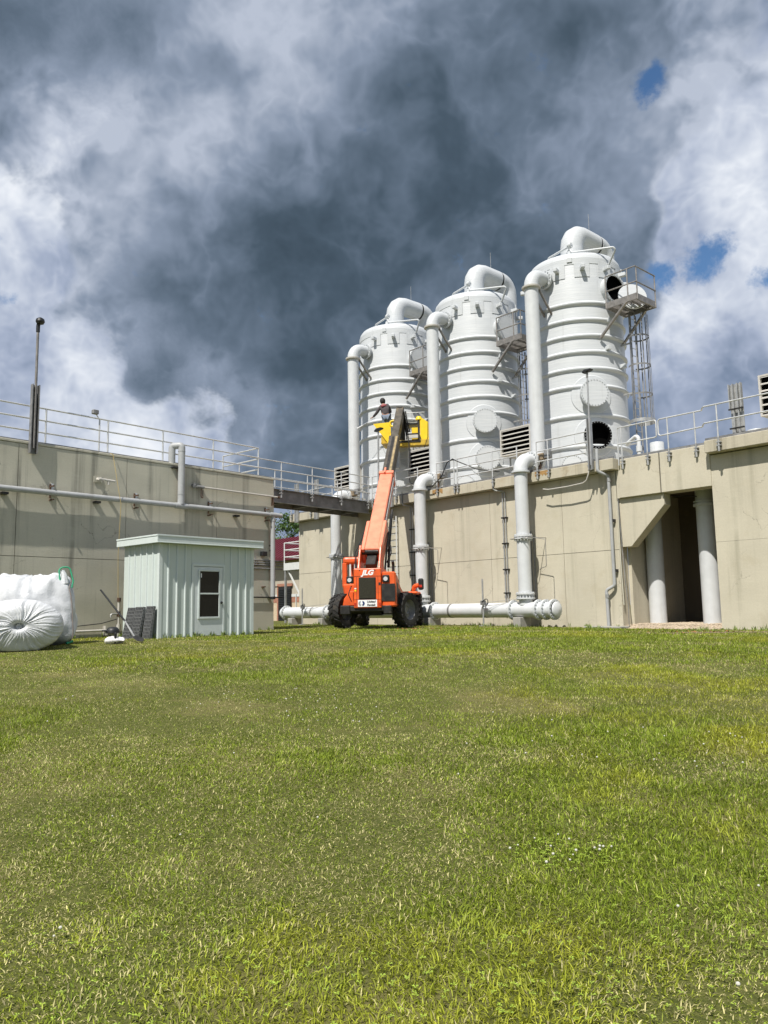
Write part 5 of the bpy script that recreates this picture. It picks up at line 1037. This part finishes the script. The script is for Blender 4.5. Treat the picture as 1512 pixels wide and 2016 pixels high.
part(T, MB().box(X0, X1, Y0, Y1, Z, Z + .06), 'floor', 'galv'); part(T, MB().box(X0, X1, Y0 - .03, Y0 - .002, Z - .30, Z + .10).box(X0 - .03, X0 - .002, Y0 - .03, Y1, Z - .30, Z + .10), 'edge_beam', 'white_steel')
for (x, y) in ((X0 + .05, Y0 + .05), (X0 + .05, Y1 - .05)): part(T, MB().box(x - .05, x + .05, y - .05, y + .05, -.2, Z - .002), 'leg', 'galv')
for (x, y) in ((X0, Y0), (X0 + 1.9, Y0), (X0, Y1)): part(T, MB().cyl((x, y, Z), (x, y, Z + 1.25), .034, 8), 'post', 'white_steel')
for z in (Z + .45, Z + .85, Z + 1.25): part(T, MB().tube([(X1, Y0, z), (X0, Y0, z), (X0, Y1, z)], .032, 8), 'rail', 'white_steel')
part(T, MB().beam((X0 + .15, Y0 + .1, Z - .2), (X0 + 1.9, Y0 + .1, 1.0), .07, .07), 'brace', 'white_steel'); part(T, MB().beam((X0 + 1.0, Y0 + .1, .0), (X0 + 1.0, Y0 + .1, 1.7), .05, .05), 'brace', 'white_steel')
def tree(x, y, h, rx, label, seed, nclump=170, leaf=.16):
    r = random.Random(seed); T = thing('broadleaf_tree', label, 'tree', FW, (x, y, 0), local=True)
    mb = MB(); mb.tube([(0, 0, -.2), (.1, 0, h * .3), (0, .1, h * .55), (.1, 0, h * .8)], [.24, .20, .13, .05], 10)
    for k in range(9):
        a = r.uniform(0, 6.28); z0 = h * r.uniform(.35, .65); mb.tube([(.05, .03, z0), (math.cos(a) * rx * .4, math.sin(a) * rx * .4, z0 + h * .12), (math.cos(a) * rx * .75, math.sin(a) * rx * .75, z0 + h * .2)], [.09, .06, .02], 6)
    part(T, mb, 'trunk', 'bark'); V = []; Fc = []
    for c in range(nclump):
        a = r.uniform(0, 6.28); el = math.asin(r.uniform(-.75, 1)); q = r.uniform(.45, 1.0) ** .5 * (1 + .28 * mn.noise(Vector((math.cos(a) * 1.5, math.sin(a) * 1.5, el * 2 + seed))))
        cx, cy, cz = rx * q * math.cos(a) * math.cos(el), rx * q * math.sin(a) * math.cos(el), h * .64 + h * .36 * q * math.sin(el); cr = r.uniform(.35, .75)
        for l in range(46):
            d = Vector((r.gauss(0, 1), r.gauss(0, 1), r.gauss(0, .8))) * cr * .42; p = Vector((cx, cy, cz)) + d; n = (d.normalized() + Vector((r.gauss(0, .5), r.gauss(0, .5), r.gauss(.4, .5)))).normalized()
            t = n.cross(Vector((r.gauss(0, 1), r.gauss(0, 1), r.gauss(0, 1)))).normalized() * leaf * r.uniform(.7, 1.3); b = n.cross(t).normalized() * leaf * .45
            k = len(V); V += [p - t * .5, p + b, p + t * .6, p - b]; Fc.append((k, k + 1, k + 2, k + 3))
    part(T, MB().add(V, Fc), 'crown', 'tree_leaf')
tree(-8.0, 62, 8.4, 3.0, 'leafy green tree behind the bridge and the red roof', 3)

# ================================================================== GRASS (one mass), clover, fallen leaves
def lattice(seed, n=64):
    r = np.random.default_rng(seed); A = r.random((n, n))
    def f(x, y):
        xi = np.floor(x).astype(int); yi = np.floor(y).astype(int); fx = x - xi; fy = y - yi; fx = fx * fx * (3 - 2 * fx); fy = fy * fy * (3 - 2 * fy)
        a = A[yi % n, xi % n]; b = A[yi % n, (xi + 1) % n]; c = A[(yi + 1) % n, xi % n]; d = A[(yi + 1) % n, (xi + 1) % n]
        return (a * (1 - fx) + b * fx) * (1 - fy) + (c * (1 - fx) + d * fx) * fy
    return f
_l = [lattice(k) for k in range(11, 17)]
def fbm(x, y, s, k=0): return (.5 * _l[k](x * s, y * s) + .28 * _l[(k + 1) % 6](x * s * 2.1 + 7, y * s * 2.1) + .15 * _l[(k + 2) % 6](x * s * 4.3, y * s * 4.3 + 3) + .07 * _l[(k + 3) % 6](x * s * 9, y * s * 9))
def keep(X, Y):
    def loc(fr): dx = X - fr.o.x; dy = Y - fr.o.y; return dx * fr.x.x + dy * fr.x.y, dx * fr.y.x + dy * fr.y.y
    u, v = loc(FL); bad = (v > -.03) & (u < 8.6); bad |= (u > Sx0 - .02) & (u < Sx1 + .02) & (v > Sy0 - .01) & (v < Sy1)
    u2, v2 = loc(FR); bad |= (v2 > -.35) ; bad |= (v2 > -1.25) & (u2 < -13); bad |= (u2 > -4.4) & (u2 < .05) & (v2 > -.55)
    return ~bad, u2, v2
def sample(y0, y1, dens, margin=2.4):
    A = (y1 - y0) * ((y0 + y1) * .515 + 2 * margin); n = int(A * dens); Y = np.sqrt(rng.random(n) * (y1 ** 2 - y0 ** 2) + y0 ** 2); X = (rng.random(n) * 2 - 1) * (Y * .515 + margin); return X, Y
segs = [(2.0, 4.5, 11000, .0044, .038), (4.5, 7.5, 8000, .0056, .038), (7.5, 12, 5600, .0110, .040), (12, 19, 2300, .0175, .044), (19, 41, 800, .029, .044)]
BX, BY, BW, BH = [], [], [], []
for y0, y1, dn, bw, bh in segs:
    X, Y = sample(y0, y1, dn); k, u2, v2 = keep(X, Y); soil = (.55 * fbm(X, Y, 1.3, 2) + .75 * np.exp(-((X - 9.0) / 2.4) ** 2 - ((Y - 20.9) / .8) ** 2)) > .70
    k &= ~(soil & (rng.random(len(X)) < .8)); bare = fbm(X, Y, .9, 4); k &= rng.random(len(X)) < np.clip(1.6 - 1.0 * bare, .6, 1)
    X, Y = X[k], Y[k]; BX.append(X); BY.append(Y); BW.append(np.full(len(X), bw)); BH.append(np.full(len(X), bh))
BX = np.concatenate(BX); BY = np.concatenate(BY); BW = np.concatenate(BW); BH = np.concatenate(BH); n = len(BX)
lush = fbm(BX, BY, .45, 0) + .10 * np.clip((BX + 1.5) / 6, -1, 1) - .04 * np.clip((BY - 6) / 8, 0, 1); dryp = fbm(BX * 1.0, BY * 1.0, .8, 3)
dry = np.clip(sstep(.48, .72, dryp) * .75 + sstep(.58, .36, lush) * .55, 0, 1)
hgt = BH * (.5 + .9 * rng.random(n) ** 1.6) * (.6 + .9 * lush) * (.7 + .7 * fbm(BX, BY, 4.0, 2)) * (1 - .35 * dry); wid = BW * (.7 + .6 * rng.random(n))
az = 9.0 * fbm(BX, BY, 2.6, 1) + rng.normal(0, 1.5, n); lean = np.abs(rng.normal(.85, .45, n)) + .2 * dry; lean = np.clip(lean, .05, 1.5)
BZ = gz(BX, BY) - .004
dx, dy = np.cos(az), np.sin(az); px_, py_ = -dy, dx
tw = rng.normal(0, .6, n); px_, py_ = px_ * np.cos(tw) - py_ * np.sin(tw), px_ * np.sin(tw) + py_ * np.cos(tw)
def pt(t, wf, s):
    an = lean * (0.45 + .75 * t); r_ = hgt * t; hx = np.sin(an) * r_; hz = np.cos(an) * r_
    return np.stack([BX + dx * hx + s * px_ * wid * wf * .5, BY + dy * hx + s * py_ * wid * wf * .5, BZ + hz], -1)
P0, P1, P2, P3, P4 = pt(0, .8, -1), pt(0, .8, 1), pt(.55, 1.0, 1), pt(.55, 1.0, -1), pt(1.0, 0, 0)
near = BY < 7.5; nn = int(near.sum()); nf = n - nn      # near blades bend (quad + tip), far blades are single tapered faces
VN = np.stack([P0, P1, P2, P3, P4], 1)[near].reshape(-1, 3); VF = np.stack([P0, P1, P4], 1)[~near].reshape(-1, 3); VV = np.concatenate([VN, VF])
base = np.arange(nn) * 5; lN = np.stack([base, base + 1, base + 2, base + 3, base + 3, base + 2, base + 4], -1).reshape(-1); lF = np.arange(nf * 3) + nn * 5
loops = np.concatenate([lN, lF]); lsN = np.stack([np.arange(nn) * 7, np.arange(nn) * 7 + 4], -1).reshape(-1); ls = np.concatenate([lsN, np.arange(nf) * 3 + nn * 7]); lt = np.concatenate([np.tile([4, 3], nn), np.full(nf, 3)])
me = bpy.data.meshes.new('grass'); me.vertices.add(len(VV)); me.vertices.foreach_set('co', VV.ravel().astype(np.float32)); me.loops.add(len(loops)); me.loops.foreach_set('vertex_index', loops.astype(np.int32))
me.polygons.add(len(ls)); me.polygons.foreach_set('loop_start', ls.astype(np.int32)); me.polygons.foreach_set('loop_total', lt.astype(np.int32)); me.update(calc_edges=True)
g1, g2, st1, yl = np.array((.135, .200, .016)), np.array((.310, .375, .040)), np.array((.50, .455, .21)), np.array((.40, .39, .040))
q = rng.random(n)[:, None]; C = g1 * q + g2 * (1 - q); yel = sstep(.5, .75, fbm(BX, BY, .6, 5))[:, None] * .6; C = C * (1 - yel) + yl * yel
isdry = (rng.random(n) < (.07 + .45 * dry))[:, None]; C = np.where(isdry, st1 * (.65 + .55 * rng.random(n))[:, None], C); C *= ((.55 + .95 * rng.random(n)) * (.80 + .42 * fbm(BX * .7, BY * 1.6, .5, 4)))[:, None]
ca = me.color_attributes.new('blade', 'FLOAT_COLOR', 'POINT'); CV = np.concatenate([np.repeat(C[near], 5, 0), np.repeat(C[~near], 3, 0)]); ca.data.foreach_set('color', np.concatenate([CV, np.ones((len(CV), 1))], 1).ravel().astype(np.float32))
grass = bpy.data.objects.new('grass', me); col.objects.link(grass); grass['kind'] = 'stuff'; grass['label'] = 'short mown grass, green with straw coloured dry patches'; grass['category'] = 'grass'
def grassmat():
    m_ = bpy.data.materials.new('grass'); m_.use_nodes = True; t = m_.node_tree; t.nodes.clear(); q = G(t)
    b = q.node('ShaderNodeBsdfPrincipled'); o = q.node('ShaderNodeOutputMaterial'); at = q.node('ShaderNodeAttribute', attribute_name='blade')
    q.l.new(at.outputs['Color'], b.inputs['Base Color']); b.inputs['Roughness'].default_value = .55; b.inputs['Specular IOR Level'].default_value = .3
    tr = q.node('ShaderNodeBsdfTranslucent'); q.l.new(at.outputs['Color'], tr.inputs[0]); ms = q.node('ShaderNodeMixShader'); ms.inputs[0].default_value = .32
    q.l.new(b.outputs[0], ms.inputs[1]); q.l.new(tr.outputs[0], ms.inputs[2]); q.l.new(ms.outputs[0], o.inputs[0]); me.materials.append(m_)
grassmat()
wd = MB(); wr_ = random.Random(12)
def tuft(x, y, k, h):
    z = gzf(x, y) - .01
    for _ in range(k):
        a = wr_.uniform(0, 6.28); l = h * wr_.uniform(.5, 1.1); le = wr_.uniform(.15, .7); w = wr_.uniform(.006, .012); c, s_ = math.cos(a), math.sin(a); bx_, by_ = x + wr_.gauss(0, .035), y + wr_.gauss(0, .035)
        wd.add([(bx_ - s_ * w, by_ + c * w, z), (bx_ + s_ * w, by_ - c * w, z), (bx_ + c * l * le * .4 + s_ * w * .8, by_ + s_ * l * le * .4 - c * w * .8, z + l * .6), (bx_ + c * l * le * .4 - s_ * w * .8, by_ + s_ * l * le * .4 + c * w * .8, z + l * .6), (bx_ + c * l * le, by_ + s_ * l * le, z + l)], [(0, 1, 2, 3), (3, 2, 4)])
for k in range(330):
    t = k % 4
    if t == 0: p = FL.w((wr_.uniform(-2, 8.5), -.05 - abs(wr_.gauss(0, .05)), 0))
    elif t == 1: p = FL.w((wr_.uniform(Sx0, Sx1 + .1), Sy0 - .05, 0)) if wr_.random() < .55 else FL.w((Sx0 - .08, wr_.uniform(Sy0, Sy1), 0))
    elif t == 2: p = FR.w((wr_.uniform(-13, -3.2) if wr_.random() < .6 else wr_.uniform(.1, 2.5), -.40 - abs(wr_.gauss(0, .08)), 0))
    else: p = FR.w((wr_.choice((-6.93, -11.5, -18.7, -21.2, -8.35, -3.7, .05)) + wr_.gauss(0, .25), -1.25 - abs(wr_.gauss(0, .1)), 0))
    tuft(p.x, p.y, wr_.randint(5, 12), wr_.uniform(.07, .20))
o = wd.build('wall_foot_weeds', 'tree_leaf'); mat('weed', (.16, .22, .04), .6, var=.3, vscale=8); o.data.materials[0] = MATS['weed']; o['kind'] = 'stuff'; o['label'] = 'tufts of taller grass and weeds along the wall feet'; o['category'] = 'weeds'
# clover: leaf discs and white flower heads
cl = MB(); fl = MB(); rr_ = random.Random(4)
def clover(cx, cy, rad, nl, nf):
    for k in range(nl):
        a = rr_.uniform(0, 6.28); r0 = rad * math.sqrt(rr_.random()); x = cx + r0 * math.cos(a) * 1.4; y = cy + r0 * math.sin(a); z = gzf(x, y) + rr_.uniform(.025, .05)
        for j in range(3):
            b = a + j * 2.1; s_ = rr_.uniform(.006, .011); c, s = math.cos(b), math.sin(b)
            cl.add([(x, y, z), (x + c * s_ - s * s_ * .6, y + s * s_ + c * s_ * .6, z + .004), (x + c * s_ * 1.5, y + s * s_ * 1.5, z + .001), (x + c * s_ + s * s_ * .6, y + s * s_ - c * s_ * .6, z + .004)], [(0, 1, 2, 3)])
    for k in range(nf):
        a = rr_.uniform(0, 6.28); r0 = rad * math.sqrt(rr_.random()); x = cx + r0 * math.cos(a) * 1.4; y = cy + r0 * math.sin(a); z = gzf(x, y) + rr_.uniform(.05, .075); s_ = rr_.uniform(.005, .009)
        fl.lathe([(0, s_), (s_ * .8, s_ * .6), (s_, 0), (s_ * .6, -s_ * .7), (0, -s_ * .8)], 7, (x, y, z))
for c in ((.95, 4.35, .22, 120, 16), (2.3, 6.6, .7, 100, 22), (3.1, 5.2, .35, 60, 8), (-1.2, 9.2, .8, 90, 26), (-.5, 8.2, .5, 60, 16), (-1.25, 3.25, .6, 120, 2), (1.2, 3.1, .6, 160, 2), (.2, 3.0, .5, 110, 0), (1.9, 3.6, .5, 90, 2), (-1.0, 5.6, 1.2, 80, 5), (.6, 7.5, 1.4, 80, 8), (-3.2, 9.0, 1.4, 60, 8)): clover(*c)
o = cl.build('clover', 'tree_leaf'); mat('clover_leaf', (.24, .33, .03), .6, var=.25, vscale=20); o.data.materials[0] = MATS['clover_leaf']; o['kind'] = 'stuff'; o['label'] = 'bright green clover leaves low in the lawn'; o['category'] = 'clover'
o = fl.build('clover_flowers', 'flower'); o['kind'] = 'stuff'; o['label'] = 'tiny white clover flower heads dotted over the lawn'; o['category'] = 'flowers'
dl = MB()
for k in range(46):
    if k < 22: x, y = rr_.gauss(1.0, .55), rr_.gauss(25.6, .25)
    else: x, y = rr_.gauss(8.3, .9), rr_.gauss(20.6, .3)
    z = gzf(x, y) + .03; s_ = rr_.uniform(.02, .055); a = rr_.uniform(0, 6.28); c, s = math.cos(a) * s_, math.sin(a) * s_
    dl.add([(x - c, y - s, z), (x + s, y - c, z + .02), (x + c, y + s, z + .01), (x - s, y + c, z + .03)], [(0, 1, 2, 3)])
o = dl.build('fallen_leaves', 'dead_leaf'); o['kind'] = 'stuff'; o['label'] = 'scattered brown leaves on the grass by the building'; o['category'] = 'leaves'
mat('soil', (.17, .125, .08), .95, var=.3, vscale=12, bump=.5, bscale=30)
so = MB()
for k in range(240):
    t = rr_.random(); x, y = (rr_.gauss(8.9, 1.0), rr_.gauss(20.7, .28)) if t < .7 else (rr_.gauss(-3.6, .5), rr_.gauss(30.6, .5)); z = gzf(x, y); s_ = rr_.uniform(.02, .06); a = rr_.uniform(0, 6.28); ca_, sa_ = math.cos(a) * s_, math.sin(a) * s_
    so.add([(x + p[0] * ca_ - p[1] * sa_, y + p[0] * sa_ + p[1] * ca_, z + p[2] * s_ * .6) for p in ico], icf)
o = so.build('soil_clods', 'soil'); o['kind'] = 'stuff'; o['label'] = 'small brown clods of bare soil by the right wall'; o['category'] = 'soil'
